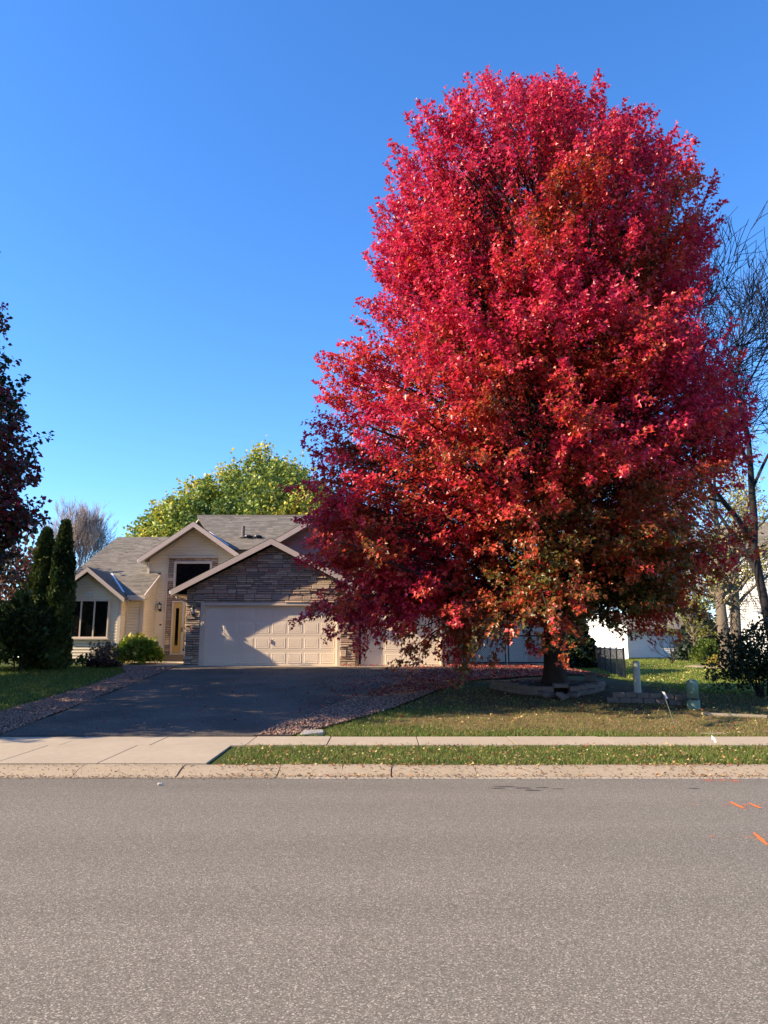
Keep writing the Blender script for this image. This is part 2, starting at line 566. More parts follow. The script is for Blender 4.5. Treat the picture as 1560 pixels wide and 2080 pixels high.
def slab(mb_parent, x0, x1, y0, y1, z0, z1, m, name='slab', thick=0.1):
    mb = MB()
    g = 0.008
    n = 4
    e = 0.003
    for (dx, dz) in ((g, -thick), (g, -e), (g + e, 0)):
        for (sx, sy) in ((0, 0), (1, 0), (1, 1), (0, 1)):
            x = x0 + dx if sx == 0 else x1 - dx
            y = y0 + dx if sy == 0 else y1 - dx
            z = (z0 if sy == 0 else z1) + dz
            mb.v.append((x, y, z))
    for r in range(2):
        for k in range(4):
            k2 = (k + 1) % 4
            mb.f.append((r * 4 + k, r * 4 + k2, r * 4 + 4 + k2, r * 4 + 4 + k))
    mb.f.append((8, 9, 10, 11))
    return mb.build(name, m, mb_parent)


walk = thing('sidewalk', (0, 14.2, 0.18), 'x', None); del walk['label']; walk['kind'] = 'structure'
xs = [-26.4, -22, -17.6, -13.4, -10.2, -8.65, -7.1, -5.55, -4.0, -2.36, -0.98, 0.6, 2.27, 3.95, 5.6, 7.25, 8.9, 10.5, 13, 17.4, 22, 27]
for a, b in zip(xs[:-1], xs[1:]):
    d = random.uniform(-0.004, 0.004)
    slab(walk, a, b, 13.65, 14.8, 0.175 + d, 0.208 + d, M['concrete'])
mb = MB()
for a in xs[1:-1]:
    mb.mesh([(a - .0079, 13.66, .1), (a + .0079, 13.66, .1), (a + .0079, 14.79, .1), (a - .0079, 14.79, .1), (a - .0079, 13.66, .169), (a + .0079, 13.66, .169), (a + .0079, 14.79, .202), (a - .0079, 14.79, .202)], [(4, 5, 6, 7), (0, 1, 5, 4), (2, 3, 7, 6)])
mb.build('joint_dirt', M['soil'], walk, kind='stuff')
apron = thing('driveway_apron', (-5.4, 12.7, 0.13), 'x', None); del apron['label']; apron['kind'] = 'structure'
for a, b in ((-8.6, -5.72), (-5.72, -4.2), (-4.2, -2.6)):
    slab(apron, a, b, 11.77, 13.64, 0.118, 0.174, M['concrete'])

# driveway and its borders
drive = sheet('driveway', M['drive'], 0, 0, 14.81, 28.02, 24, 40, 0.03, lambda y: -7.15 - 0.25 * (y - 14.8) / 13.2 - 0.03 * math.sin(y * 1.7), lambda y: EDGE(y) - 0.02 + 0.03 * math.sin(y * 2.3))
pad = thing('garage_apron', (-2.5, 28.6, 1.37), 'x', None); del pad['label']; pad['kind'] = 'structure'
for a, b in ((-7.42, -4.3), (-4.3, -1.2), (-1.2, 2.4)):
    slab(pad, a, b, 28.0, 29.25, 1.372, 1.40 if b < 0 else 1.385, M['concrete'], thick=0.12)
pathw = thing('front_walk', (-8.5, 30, 1.5), 'x', None); del pathw['label']; pathw['kind'] = 'structure'
mb = MB(); mb.v = [(-9.9, 28.3, 1.42), (-7.46, 28.0, 1.385), (-7.46, 31.4, 1.56), (-9.5, 31.4, 1.58)]
mb.f = [(0, 1, 2, 3)]
mb.v += [(x, y, z - 0.15) for x, y, z in mb.v]
mb.f += [(0, 4, 5, 1), (1, 5, 6, 2), (2, 6, 7, 3), (3, 7, 4, 0)]
mb.build('slab', M['concrete'], pathw)

# gravel borders
def left_gravel_l(y): return np.interp(y, [14.8, 17.8, 22, 26, 28.4], [-9.0, -8.55, -8.4, -8.55, -9.5])
def right_gravel_r(y): return np.interp(y, [14.8, 16, 18, 20, 22, 24, 26, 28.6], [-1.75, -1.0, 0.15, 1.3, 2.2, 4.5, 8.0, 8.0])
gl = sheet('gravel_bed', M['gravel_bed'], 0, 0, 14.81, 28.6, 8, 40, 0.022, left_gravel_l, lambda y: -7.2 - 0.25 * (y - 14.8) / 13.2)
gr = sheet('gravel_bed', M['gravel_bed'], 0, 0, 14.83, 28.0, 24, 60, 0.035, lambda y: EDGE(y) - 0.04, right_gravel_r)
gr2 = sheet('gravel_bed', M['gravel_bed'], 2.42, 7.6, 28.0, 31.2, 12, 12, 0.035)
dirt = sheet('gate_drive', M['drive'], 2.6, 7.8, 30.4, 36, 12, 14, 0.05)

OCTA_V = np.array([(1, 0, 0), (-1, 0, 0), (0, 1, 0), (0, -1, 0), (0, 0, 1), (0, 0, -1)], float)
OCTA_F = np.array([(0, 2, 4), (2, 1, 4), (1, 3, 4), (3, 0, 4), (2, 0, 5), (1, 2, 5), (3, 1, 5), (0, 3, 5)])


def scatter_xy(n, y0, y1, xl, xr):
    y = RNG.uniform(y0, y1, n * 2)
    a, b = xl(y), xr(y)
    w = np.maximum(b - a, 0)
    keep = RNG.uniform(0, w.max(), n * 2) < w
    y, a, b = y[keep][:n], a[keep][:n], b[keep][:n]
    return a + (b - a) * RNG.uniform(0, 1, len(y)), y


def stones(name, x, y, z, size, palette, m):
    n = len(x)
    V = OCTA_V[None] * (size[:, None, None] * RNG.uniform(0.6, 1.2, (n, 1, 3))) + RNG.normal(0, 0.18, (n, 6, 3)) * size[:, None, None]
    t = RNG.uniform(0, 2 * np.pi, n)
    c, s_ = np.cos(t)[:, None], np.sin(t)[:, None]
    Vx = V[..., 0] * c - V[..., 1] * s_ + x[:, None]
    Vy = V[..., 0] * s_ + V[..., 1] * c + y[:, None]
    Vz = V[..., 2] * 0.7 + z[:, None]
    V = np.stack([Vx, Vy, Vz], -1).reshape(-1, 3)
    Fc = (OCTA_F[None] + (np.arange(n) * 6)[:, None, None]).reshape(-1, 3)
    pal = np.array(palette)
    c = pal[RNG.integers(0, len(pal), n)] * RNG.uniform(0.75, 1.25, (n, 1))
    return np_object(name, V, Fc, m, kind='stuff', colors=np.repeat(c, 6, 0))


GP = [(0.27, 0.165, 0.12), (0.22, 0.14, 0.105), (0.31, 0.21, 0.155), (0.16, 0.105, 0.085), (0.25, 0.13, 0.095)]
x, y = scatter_xy(9500, 14.85, 28.4, left_gravel_l, lambda y: -7.2 - 0.25 * (y - 14.8) / 13.2)
stones('gravel', x, y, gz(x, y) + 0.035, RNG.uniform(0.018, 0.042, len(x)), GP, M['gravel'])
x, y = scatter_xy(9500, 14.9, 24.5, lambda y: EDGE(y), right_gravel_r)
stones('gravel', x, y, gz(x, y) + 0.045, RNG.uniform(0.018, 0.042, len(x)), GP, M['gravel'])


# ------------------------------------------------------------------ leaves, grass
def unit(v):
    return v / np.maximum(np.linalg.norm(v, axis=-1, keepdims=True), 1e-9)


LEAF6 = np.array([(0, 0, 0), (0.48, 0.38, 0.16), (0.18, 0.52, 0.05), (0, 1.0, -0.06), (-0.18, 0.52, 0.05), (-0.48, 0.38, 0.16)])
LEAF6_F = np.array([(0, 1, 2, 3), (0, 3, 4, 5)])
LEAF4 = np.array([(0, 0, 0), (0.42, 0.45, 0.12), (0, 1.0, -0.05), (-0.42, 0.45, 0.12)])
LEAF4_F = np.array([(0, 1, 2, 3)])


def leaf_mesh(name, P, D, Nn, size, col, m, parent=None, kind=None, lobed=True):
    """P positions, D pointing directions, Nn upper-side normals"""
    T, TF = (LEAF6, LEAF6_F) if lobed else (LEAF4, LEAF4_F)
    D = unit(D); S = unit(np.cross(D, Nn)); Nn = np.cross(S, D)
    k = len(T)
    w = RNG.uniform(0.85, 1.15, (len(P), 1, 1))
    V = P[:, None] + size[:, None, None] * (T[None, :, 0:1] * w * S[:, None] + T[None, :, 1:2] * D[:, None] + T[None, :, 2:3] * Nn[:, None] * RNG.uniform(0.2, 2.2, (len(P), 1, 1)))
    Fc = (TF[None] + (np.arange(len(P)) * k)[:, None, None]).reshape(-1, 4)
    return np_object(name, V.reshape(-1, 3), Fc, m, parent, kind, colors=np.repeat(col, k, 0))


def grass(name, x, y, dz, h, palette, weights, width=0.007, lean=0.5):
    n = len(x)
    z = gz(x, y) + dz
    t = RNG.uniform(0, 2 * np.pi, n)
    s = np.stack([np.cos(t), np.sin(t), np.zeros(n)], -1) * (width * RNG.uniform(0.7, 1.3, n))[:, None]
    l = RNG.normal(0, lean, (n, 2)) * h[:, None]
    B = np.stack([x, y, z - 0.01], -1)
    T = B + np.stack([l[:, 0], l[:, 1], h], -1)
    V = np.stack([B - s, B + s, T], 1).reshape(-1, 3)
    pal = np.array(palette)
    c = pal[RNG.choice(len(pal), n, p=weights)] * RNG.uniform(0.7, 1.3, (n, 1))
    return V, np.repeat(c, 3, 0)


def grass_obj(name, parts):
    V = np.concatenate([p[0] for p in parts]); c = np.concatenate([p[1] for p in parts])
    return np_object(name, V, np.arange(len(V)).reshape(-1, 3), M['grass'], kind='stuff', colors=c)


GREEN = [(0.125, 0.185, 0.03), (0.09, 0.14, 0.024), (0.18, 0.23, 0.045), (0.32, 0.27, 0.11), (0.24, 0.18, 0.085)]
# boulevard strip
n = 62000
x = RNG.uniform(-2.55, 12.5, n); y = RNG.uniform(11.76, 13.66, n)
near_edge = np.minimum(y - 11.76, 13.66 - y)
keep = (RNG.uniform(0, 1, n) < np.clip(0.45 + near_edge * 1.8, 0, 1)) & (x > -2.5 + RNG.uniform(0, 0.35, n))
keep &= ~((vnoise(np.stack([x, y, y * 0], -1), 2.2, 5) > 0.75) & (RNG.uniform(0, 1, n) < 0.6))
x, y = x[keep], y[keep]
boulevard = grass_obj('grass', [grass('b', x, y, 0.0, RNG.uniform(0.035, 0.085, len(x)), GREEN, [0.36, 0.25, 0.18, 0.13, 0.08])])
# front lawn right of the gravel (dry towards the middle)
n = 110000
x = RNG.uniform(-1.9, 13.0, n); y = 14.82 + (24 - 14.82) * RNG.uniform(0, 1, n) ** 1.35
keep = (x > right_gravel_r(y) + RNG.normal(0.03, 0.06, n)) & ~((x - 4.3) ** 2 + (y - 20.4) ** 2 < 2.3) & ~((x > 2.8) & (x < 7.0) & (y > 19.4) & (y < 24)) & ~((x > 5.2) & (x < 7.0) & (y > 18.6) & (y < 20))
x, y = x[keep], y[keep]
isdry = RNG.uniform(0, 1, len(x)) < dryness(x, y) * 0.74
worn = isdry & (RNG.uniform(0, 1, len(x)) < 0.72 * sstep((y - 16.6) / 1.6))  # dry blades thinned out over the ground painted darker for tree shade
x, y, isdry = x[~worn], y[~worn], isdry[~worn]
DRYC = [(0.34, 0.24, 0.11), (0.27, 0.19, 0.09), (0.40, 0.30, 0.15), (0.15, 0.15, 0.04), (0.2, 0.13, 0.065)]
parts = [grass('g', x[~isdry], y[~isdry], 0.0, RNG.uniform(0.04, 0.09, (~isdry).sum()), GREEN, [0.38, 0.26, 0.18, 0.11, 0.07]),
         grass('d', x[isdry], y[isdry], 0.0, RNG.uniform(0.015, 0.05, isdry.sum()), DRYC, [0.3, 0.25, 0.15, 0.17, 0.13], lean=1.2)]
grass_obj('grass', parts)
# left lawn
n = 60000
x = RNG.uniform(-17.5, -8.6, n); y = 14.82 + (28.6 - 14.82) * RNG.uniform(0, 1, n) ** 1.1
keep = (x < left_gravel_l(y) - np.abs(RNG.normal(0, 0.06, n))) & (x > -0.62 * y - 1.0)
x, y = x[keep], y[keep]
grass_obj('grass', [grass('l', x, y, 0.0, RNG.uniform(0.04, 0.1, len(x)), GREEN, [0.42, 0.3, 0.2, 0.05, 0.03], width=0.010)])
# side lawn and neighbour's lawn on the right
n = 110000
y = 21.0 + (60 - 21.0) * RNG.uniform(0, 1, n) ** 1.6; x = RNG.uniform(5.0, 30, n)
keep = (x < 0.56 * y) & (x > np.where(y < 31, 7.0 - (y - 21) * 0.02, 0.21 * y)) & ~((x < 8.2) & (y < 31))
x, y = x[keep], y[keep]
grass_obj('grass', [grass('r', x, y, 0.0, RNG.uniform(0.05, 0.1, len(x)), [(0.17, 0.24, 0.03), (0.13, 0.19, 0.028), (0.24, 0.28, 0.05), (0.34, 0.30, 0.10)], [0.4, 0.3, 0.2, 0.1], width=0.016)])


def fallen(name, x, y, z, size, palette, weights):
    n = len(x)
    t = RNG.uniform(0, 2 * np.pi, n)
    D = np.stack([np.cos(t), np.sin(t), RNG.normal(0, 0.25, n)], -1)
    Nn = unit(np.stack([RNG.normal(0, 0.35, n), RNG.normal(0, 0.35, n), np.ones(n)], -1))
    pal = np.array(palette)
    c = pal[RNG.choice(len(pal), n, p=weights)] * RNG.uniform(0.65, 1.3, (n, 1))
    P = np.stack([x, y, z], -1)
    return leaf_mesh(name, P, D, Nn, size, c, M['leaf_dry'], kind='stuff')


TAN = [(0.42, 0.28, 0.12), (0.30, 0.15, 0.06), (0.22, 0.10, 0.05), (0.50, 0.40, 0.20), (0.32, 0.04, 0.035), (0.40, 0.12, 0.03)]
# boulevard, curb and gutter litter
n = 1900
x = RNG.uniform(-2.4, 12, n); y = RNG.uniform(11.8, 13.6, n)
fallen('fallen_leaves', x, y, gz(x, y) + RNG.uniform(0.02, 0.075, n), RNG.uniform(0.03, 0.065, n), TAN, [0.32, 0.2, 0.1, 0.3, 0.03, 0.05])
n = 2600
x = np.concatenate([RNG.uniform(-2.5, 12, n), RNG.uniform(-7, -2, 260)]); yy = np.concatenate([RNG.choice([0, 1, 2], n, p=[0.38, 0.34, 0.28]), RNG.choice([0, 1, 2], 260, p=[0.6, 0.1, 0.3])])
y = np.where(yy == 0, 11.76 - np.abs(RNG.normal(0, 0.06, len(x))), np.where(yy == 1, RNG.uniform(11.25, 11.74, len(x)), 11.24 + np.abs(RNG.normal(0, 0.05, len(x)))))
keep = RNG.uniform(0, 1, len(x)) < np.clip(0.45 + 0.5 * vnoise(np.stack([x, x * 0, x * 0], -1), 1.3, 8), 0.08, 1)
x, y = x[keep], y[keep]
z = np.interp(y, [11.2, 11.32, 11.42, 11.52, 11.62, 11.76], [0, 0.012, 0.05, 0.084, 0.098, 0.102]) + 0.006
fallen('fallen_leaves', x, y, z, RNG.uniform(0.02, 0.055, len(x)), TAN, [0.3, 0.28, 0.2, 0.12, 0.05, 0.05])
n = 5200
x = RNG.uniform(-7.3, 12.5, n); y = np.where(RNG.uniform(0, 1, n) < 0.55, 11.2 + RNG.normal(0, 0.07, n), RNG.uniform(11.2, 11.76, n))
z = np.interp(y, [11.1, 11.2, 11.32, 11.42, 11.52, 11.62, 11.76], [-0.012, 0, 0.012, 0.05, 0.084, 0.098, 0.102]) + 0.002
stones('grit', x, y, z, RNG.uniform(0.004, 0.012, n), [(0.25, 0.19, 0.13), (0.16, 0.11, 0.075), (0.34, 0.27, 0.19), (0.10, 0.07, 0.05)], M['gravel'])
# dry leaves on the front lawn
n = 1700
x = RNG.uniform(-0.5, 13, n); y = 14.9 + 6 * RNG.uniform(0, 1, n) ** 1.2
keep = x > right_gravel_r(y)
x, y = x[keep], y[keep]
fallen('fallen_leaves', x, y, gz(x, y) + RNG.uniform(0.015, 0.06, len(x)), RNG.uniform(0.035, 0.075, len(x)), TAN, [0.34, 0.22, 0.12, 0.2, 0.06, 0.06])
# red leaves over the gravel and the asphalt under the maple
RED = [(0.45, 0.03, 0.05), (0.32, 0.02, 0.04), (0.42, 0.10, 0.05), (0.55, 0.25, 0.14), (0.48, 0.30, 0.16), (0.22, 0.03, 0.03)]
n = 6200
x, y = scatter_xy(n, 20.0, 30.4, lambda y: EDGE(y) + 0.1, lambda y: np.minimum(right_gravel_r(y) + 0.3, 7.4))
fallen('fallen_leaves', x, y, gz(x, y) + RNG.uniform(0.05, 0.085, len(x)), RNG.uniform(0.055, 0.10, len(x)), RED, [0.24, 0.14, 0.2, 0.2, 0.14, 0.08])
n = 1500
y = 17 + 11.0 * RNG.uniform(0, 1, n) ** 0.7; x = EDGE(y) - np.abs(RNG.normal(0, 1.2, n)) * np.clip((y - 15) / 9, 0.15, 1)
keep = RNG.uniform(0, 1, n) < np.clip((y - 16) / 11, 0.1, 1)
x, y = x[keep], y[keep]
fallen('fallen_leaves', x, y, gz(x, y) + 0.045, RNG.uniform(0.045, 0.09, len(x)), RED, [0.3, 0.22, 0.16, 0.12, 0.08, 0.12])
n = 170
x = RNG.uniform(-7.0, -1.0, n); y = RNG.uniform(15, 28, n)
keep = x < EDGE(y)
x, y = x[keep], y[keep]
fallen('fallen_leaves', x, y, gz(x, y) + 0.045, RNG.uniform(0.04, 0.08, len(x)), RED, [0.2, 0.2, 0.16, 0.2, 0.14, 0.1])
n = 190
x = RNG.uniform(-1.6, 2.4, n); y = RNG.uniform(28.05, 29.0, n)
fallen('fallen_leaves', x, y, 1.41 + 0 * x, RNG.uniform(0.05, 0.09, n), RED, [0.3, 0.22, 0.16, 0.12, 0.08, 0.12])
# yellow leaves on the side lawn
n = 2600
y = 21 + 34 * RNG.uniform(0, 1, n) ** 1.4; x = RNG.uniform(7, 22, n)
keep = (x < 0.55 * y) & (x > 0.27 * y + 1.2)
x, y = x[keep], y[keep]
fallen('fallen_leaves', x, y, gz(x, y) + RNG.uniform(0.05, 0.1, len(x)), RNG.uniform(0.06, 0.12, len(x)), [(0.60, 0.50, 0.14), (0.5, 0.36, 0.12), (0.62, 0.56, 0.25)], [0.5, 0.25, 0.25])

# paint marks on the road (locator's orange dashes), a few tar drips
def mark(px, py, dx, dy, w):
    """a sprayed dash, centre found from the photograph on the road plane"""
    v = at(px, py, 10.0) - Vector((0, 0, EYE))
    t = (roadz(9) - EYE) / v.z
    cx, cy = v.x * t, v.y * t
    mb = MB()
    L_ = math.hypot(dx, dy)
    ux, uy = dx / L_, dy / L_
    n = 9
    top, bot = [], []
    for k in range(n):
        s = k / (n - 1) - 0.5
        ww = w * (0.45 + 0.55 * math.cos(s * 2.6)) * random.uniform(0.75, 1.2)
        top.append((cx + ux * L_ * s - uy * ww, cy + uy * L_ * s + ux * ww))
        bot.append((cx + ux * L_ * s + uy * ww, cy + uy * L_ * s - ux * ww))
    pts = [(x, y, float(roadz(y)) + 0.005) for x, y in bot + top[::-1]]
    mb.poly(pts)
    for _ in range(14):
        x, y = cx + random.gauss(0, L_ * 0.45), cy + random.gauss(0, 0.09)
        r_ = random.uniform(0.006, 0.016)
        mb.poly([(x + r_ * math.cos(a), y + r_ * math.sin(a), float(roadz(y)) + 0.005) for a in (0, 1.5, 3, 4.6)])
    return mb.build('paint_mark', M['orange'], road)


mark(1497, 1636, -0.04, -0.42, 0.022)
mark(1533, 1637, -0.02, -0.32, 0.02)
mark(1545, 1709, -0.12, -0.50, 0.022)
mark(1440, 1582, 0.07, -0.07, 0.022)
mark(1467, 1582, 0.05, -0.03, 0.018)
mark(1492, 1583, 0.07, -0.10, 0.022)
M['tar'] = mat('tar_stain', (0.075, 0.068, 0.062), 0.8, 0.3, var=0.2, vscale=20)
mb = MB()
for (px, py, w, h) in ((1025, 1598, .35, .05), (1062, 1601, .25, .05), (1100, 1600, .2, .03), (1080, 1606, .28, .05), (1010, 1602, .2, .03), (1135, 1603, .18, .03), (1410, 1602, .2, .03)):
    v = at(px, py, 10.0) - Vector((0, 0, EYE)); t = (roadz(10.4) - EYE) / v.z
    cx, cy = v.x * t, v.y * t
    mb.poly([(cx + w * 0.5 * math.cos(a) * random.uniform(.6, 1), cy + h * math.sin(a) * random.uniform(.6, 1), float(roadz(cy)) + 0.004) for a in np.linspace(0, 6.0, 11)])
mb.build('tar_stain', M['tar'], road)


# ------------------------------------------------------------------ house
def clip_poly(poly, a, b, c):
    """keep a*x+b*z<=c"""
    out = []
    for i in range(len(poly)):
        p, q = poly[i], poly[(i + 1) % len(poly)]
        dp, dq = a * p[0] + b * p[1] - c, a * q[0] + b * q[1] - c
        if dp <= 0: out.append(p)
        if (dp < 0 < dq) or (dq < 0 < dp):
            t = dp / (dp - dq)
            out.append((lerp(p[0], q[0], t), lerp(p[1], q[1], t)))
    return out


def x_span(poly, z):
    xs = []
    for i in range(len(poly)):
        p, q = poly[i], poly[(i + 1) % len(poly)]
        if min(p[1], q[1]) - 1e-9 <= z <= max(p[1], q[1]) + 1e-9:
            if abs(p[1] - q[1]) < 1e-9: xs += [p[0], q[0]]
            else: xs.append(lerp(p[0], q[0], (z - p[1]) / (q[1] - p[1])))
    return (min(xs), max(xs)) if xs else None


def siding(mb, poly, Y, openings=(), course=0.115, depth=0.021, M4=None):
    """lapped boards over a polygon in x,z at the plane y=Y facing -y (M4 turns it elsewhere)"""
    z0, z1 = min(p[1] for p in poly), max(p[1] for p in poly)
    z = z0
    while z < z1 - 1e-6:
        zt = min(z + course, z1)
        a, b = x_span(poly, z + 1e-6), x_span(poly, zt - 1e-6)
        if a and b:
            segs = [(a[0], b[0], a[1], b[1])]
            for (ox0, ox1, oz0, oz1) in openings:
                if oz0 < (z + zt) / 2 < oz1:
                    new = []
                    for (l0, l1, r0, r1) in segs:
                        if r0 < ox0 or l0 > ox1: new.append((l0, l1, r0, r1)); continue
                        if l0 < ox0: new.append((l0, l1, ox0, ox0))
                        if r0 > ox1: new.append((ox1, ox1, r0, r1))
                    segs = new
            for (l0, l1, r0, r1) in segs:
                g = course * 0.24             # open reveal under the lap of the board above
                vs = [(l0, Y - depth - 0.012, z), (r0, Y - depth - 0.012, z), (r1, Y - 0.018, zt - g), (l1, Y - 0.018, zt - g), (l0, Y + 0.012, z), (r0, Y + 0.012, z), (r1, Y + 0.012, zt - g), (l1, Y + 0.012, zt - g)]
                if M4: vs = [M4 @ Vector(v) for v in vs]
                mb.mesh(vs, [(0, 1, 2, 3), (4, 5, 1, 0), (3, 2, 6, 7)])
        z = zt


def ashlar(x0, x1, z0, z1, unit_h=0.082):
    """broken-course ledge stone: rectangles filling the box"""
    out = []
    z = z0
    while z < z1 - 0.02:
        band = random.choice((1, 2, 2, 3)) * unit_h * random.uniform(0.9, 1.12)
        if z + band > z1 - 0.05: band = z1 - z
        x = x0 - random.uniform(0, 0.25)
        while x < x1:
            w = random.uniform(0.26, 0.68)
            xe = x + w
            if x1 - xe < 0.16: xe = x1 + 0.001
            k = max(1, int(round(band / unit_h)))
            split = [band] if k == 1 or random.random() < 0.22 else ([band / 2] * 2 if k == 2 else random.choice(([band / 3] * 3, [band / 3, 2 * band / 3], [2 * band / 3, band / 3])))
            zz = z
            for h in split:
                if len(split) > 1 and w > 0.5 and random.random() < 0.4:
                    mx = lerp(x, xe, random.uniform(0.35, 0.65))
                    out += [(x, mx, zz, zz + h), (mx, xe, zz, zz + h)]
                else:
                    out.append((x, xe, zz, zz + h))
                zz += h
            x = xe
        z += band
    return [(max(a, x0), min(b, x1), c, d) for a, b, c, d in out if min(b, x1) - max(a, x0) > 0.06]


def stone_piece(poly, Y, parent, gap=0.009, dep=(0.03, 0.075)):
    cx = sum(p[0] for p in poly) / len(poly); cz = sum(p[1] for p in poly) / len(poly)
    w = max(p[0] for p in poly) - min(p[0] for p in poly); h = max(p[1] for p in poly) - min(p[1] for p in poly)
    if w < 0.05 or h < 0.025: return
    d = random.uniform(*dep)
    def ring(ins, y, j):
        return [(cx + (p[0] - cx) * (1 - 2 * ins / w) + random.uniform(-j, j), y + random.uniform(-j, j) * 1.6, cz + (p[1] - cz) * (1 - 2 * ins / h) + random.uniform(-j, j) * 0.7) for p in poly]
    n = len(poly)
    mb = MB()
    mb.v = ring(gap, Y + 0.03, 0) + ring(gap, Y - d + 0.014, 0.003) + ring(gap + min(0.012, h * 0.18), Y - d, 0.005)
    for r in range(2):
        for k in range(n):
            k2 = (k + 1) % n
            mb.f.append((r * n + k, r * n + k2, r * n + n + k2, r * n + n + k))
    mb.f.append(tuple(2 * n + k for k in range(n)))
    return mb.build('stone', random.choice(STONES), parent)


def stone_field(x0, x1, z0, z1, Y, parent, roof=None, **kw):
    """roof = (cx, apex_z, slope): clip under a gable"""
    for (a, b, c, d) in ashlar(x0, x1, z0, z1):
        p = [(a, c), (b, c), (b, d), (a, d)]
        if roof:
            cx, az, sl = roof
            p = clip_poly(p, sl, 1, az + sl * cx)
            if len(p) > 2: p = clip_poly(p, -sl, 1, az - sl * cx)
        if len(p) > 2: stone_piece(p, Y, parent, **kw)


def roof_plane(parent, pts, thick=0.09, name='roof', m=None):
    """pts: eave-left, eave-right, ridge-right, ridge-left (seen from outside). A deck with lapped shingles on it."""
    p = [Vector(q) for q in pts]
    ux = (p[1] - p[0]).normalized()
    nn = ux.cross(p[-1] - p[0]).normalized()
    uy = nn.cross(ux)
    mb = MB()
    low = [q - nn * thick for q in p]
    n = len(p)
    mb.mesh(p + low, [tuple(range(n)), tuple(range(2 * n - 1, n - 1, -1))] + [(k, n + k, n + (k + 1) % n, (k + 1) % n) for k in range(n)])
    deck = mb.build(name, M['roofdeck'], parent)
    loc = [((q - p[0]).dot(ux), (q - p[0]).dot(uy)) for q in p]
    H = max(q[1] for q in loc)
    sh = MB()
    v = 0.0
    step = 0.14
    while v < H - 0.02:
        vt = min(v + step, H)
        a, b = x_span(loc, v + 1e-5), x_span(loc, vt - 1e-5)
        if a and b:
            x0, x1 = max(min(a[0], b[0]), -9e9), max(a[1], b[1])
            x = a[0] - random.uniform(0, 0.3)
            while x < a[1]:
                xe = x + random.choice((0.17, 0.24, 0.31, 0.38))
                l, r = max(x, a[0]), min(xe, a[1])
                lt, rt = max(min(x, b[1]), b[0]), min(max(xe, b[0]), b[1])
                if r - l > 0.01:
                    e = random.uniform(0.007, 0.017)
                    def W(u_, v_, h_): return p[0] + ux * u_ + uy * v_ + nn * h_
                    q = [W(l, v - 0.004, e + 0.004), W(r, v - 0.004, e + 0.004), W(rt, vt, 0.005), W(lt, vt, 0.005), W(l, v - 0.004, 0.001), W(r, v - 0.004, 0.001)]
                    sh.mesh(q, [(0, 1, 2, 3), (4, 5, 1, 0)])
                x = xe
        v = vt
    sh.build('shingles', M['shingle'], deck, kind='stuff')
    return deck


def gable_roof(parent, cx, az, sl, xl, xr, y0, y1, fascia=0.24, fm=None):
    """ridge along y at x=cx, top z=az, eaves at xl, xr; rake fascia on the front"""
    zl, zr = az - sl * (cx - xl), az - sl * (xr - cx)
    roof_plane(parent, [(xl, y1, zl), (xl, y0, zl), (cx, y0, az), (cx, y1, az)])
    roof_plane(parent, [(xr, y0, zr), (xr, y1, zr), (cx, y1, az), (cx, y0, az)])
    e = 0.02
    for (xa, za) in ((xl, zl), (xr, zr)):
        mb = MB()
        s = 1 if xa < cx else -1
        mb.prism([(xa - 0.01 * s, za - fascia), (cx, az - fascia), (cx, az - 0.02), (xa - 0.01 * s, za - 0.02)] if s > 0 else
                 [(cx, az - fascia), (xa + 0.01, za - fascia), (xa + 0.01, za - 0.02), (cx, az - 0.02)], y0 - 0.03, y0 + 0.01)
        mb.build('fascia', fm or M['fascia'], parent)
        mb = MB()                                # soffit under the rake
        off = 0.115
        mb.poly([(xa, y0 + 0.011, za - off), (cx, y0 + 0.011, az - off), (cx, y0 + 0.5, az - off), (xa, y0 + 0.5, za - off)])
        mb.build('soffit', M['soffit'], parent)


def frame(parent, x0, x1, z0, z1, y0, y1, w, m, name='window_frame', sill=False):
    mb = MB()
    mb.box(x0, x0 + w, y0, y1, z0, z1); mb.box(x1 - w, x1, y0, y1, z0, z1)
    mb.box(x0 + w, x1 - w, y0, y1, z1 - w, z1); mb.box(x0 + w, x1 - w, y0, y1, z0, z0 + w)
    if sill: mb.box(x0 - 0.04, x1 + 0.04, y0 - 0.05, y1, z0 - 0.05, z0 - 0.001)
    return mb.build(name, m, parent)


house = thing('house', (-4.2, 31.0, 1.4), 'cream sided house with ledge stone double garage and brown shingle roof', 'house')

# --- double garage, stone front
GX0, GX1, GC = -7.40, -1.07, -4.24
gwall = MB()
gwall.box(GX0, -6.86, 29.04, 29.5, 1.25, 3.66)
gwall.box(-1.64, GX1, 29.04, 29.5, 1.25, 3.66)
SL, AZ = 0.527, 6.11
top = AZ - 0.235
gwall.prism([(GX0, 3.66), (GX1, 3.66), (GX1, top - SL * (GX1 - GC)), (GC, top), (GX0, top - SL * (GC - GX0))], 29.04, 29.3)
gwall = gwall.build('garage_wall', M['mortar'], house)
stone_field(GX0 - 0.02, GX1 + 0.02, 3.71, top, 29.03, gwall, roof=(GC, top - 0.01, SL))
stone_field(GX0 - 0.03, -6.87, 1.37, 3.70, 29.02, gwall, dep=(0.03, 0.09))
stone_field(-1.63, GX1 + 0.02, 1.37, 3.70, 29.02, gwall, dep=(0.03, 0.09))
gside = MB()
gside.box(GX0 + 0.01, GX0 + 0.16, 29.5, 32.6, 1.3, 4.2)
gside.box(GX1 - 0.16, GX1, 29.5, 32.6, 1.3, 4.2)
gside.build('garage_side_wall', M['siding'], house)
gable_roof(house, GC, AZ, SL, -7.9, -0.58, 28.6, 33.6)
mb = MB(); mb.box(-6.87, -6.725, 28.985, 29.26, 1.36, 3.72); mb.box(-1.745, -1.625, 28.985, 29.26, 1.36, 3.72)
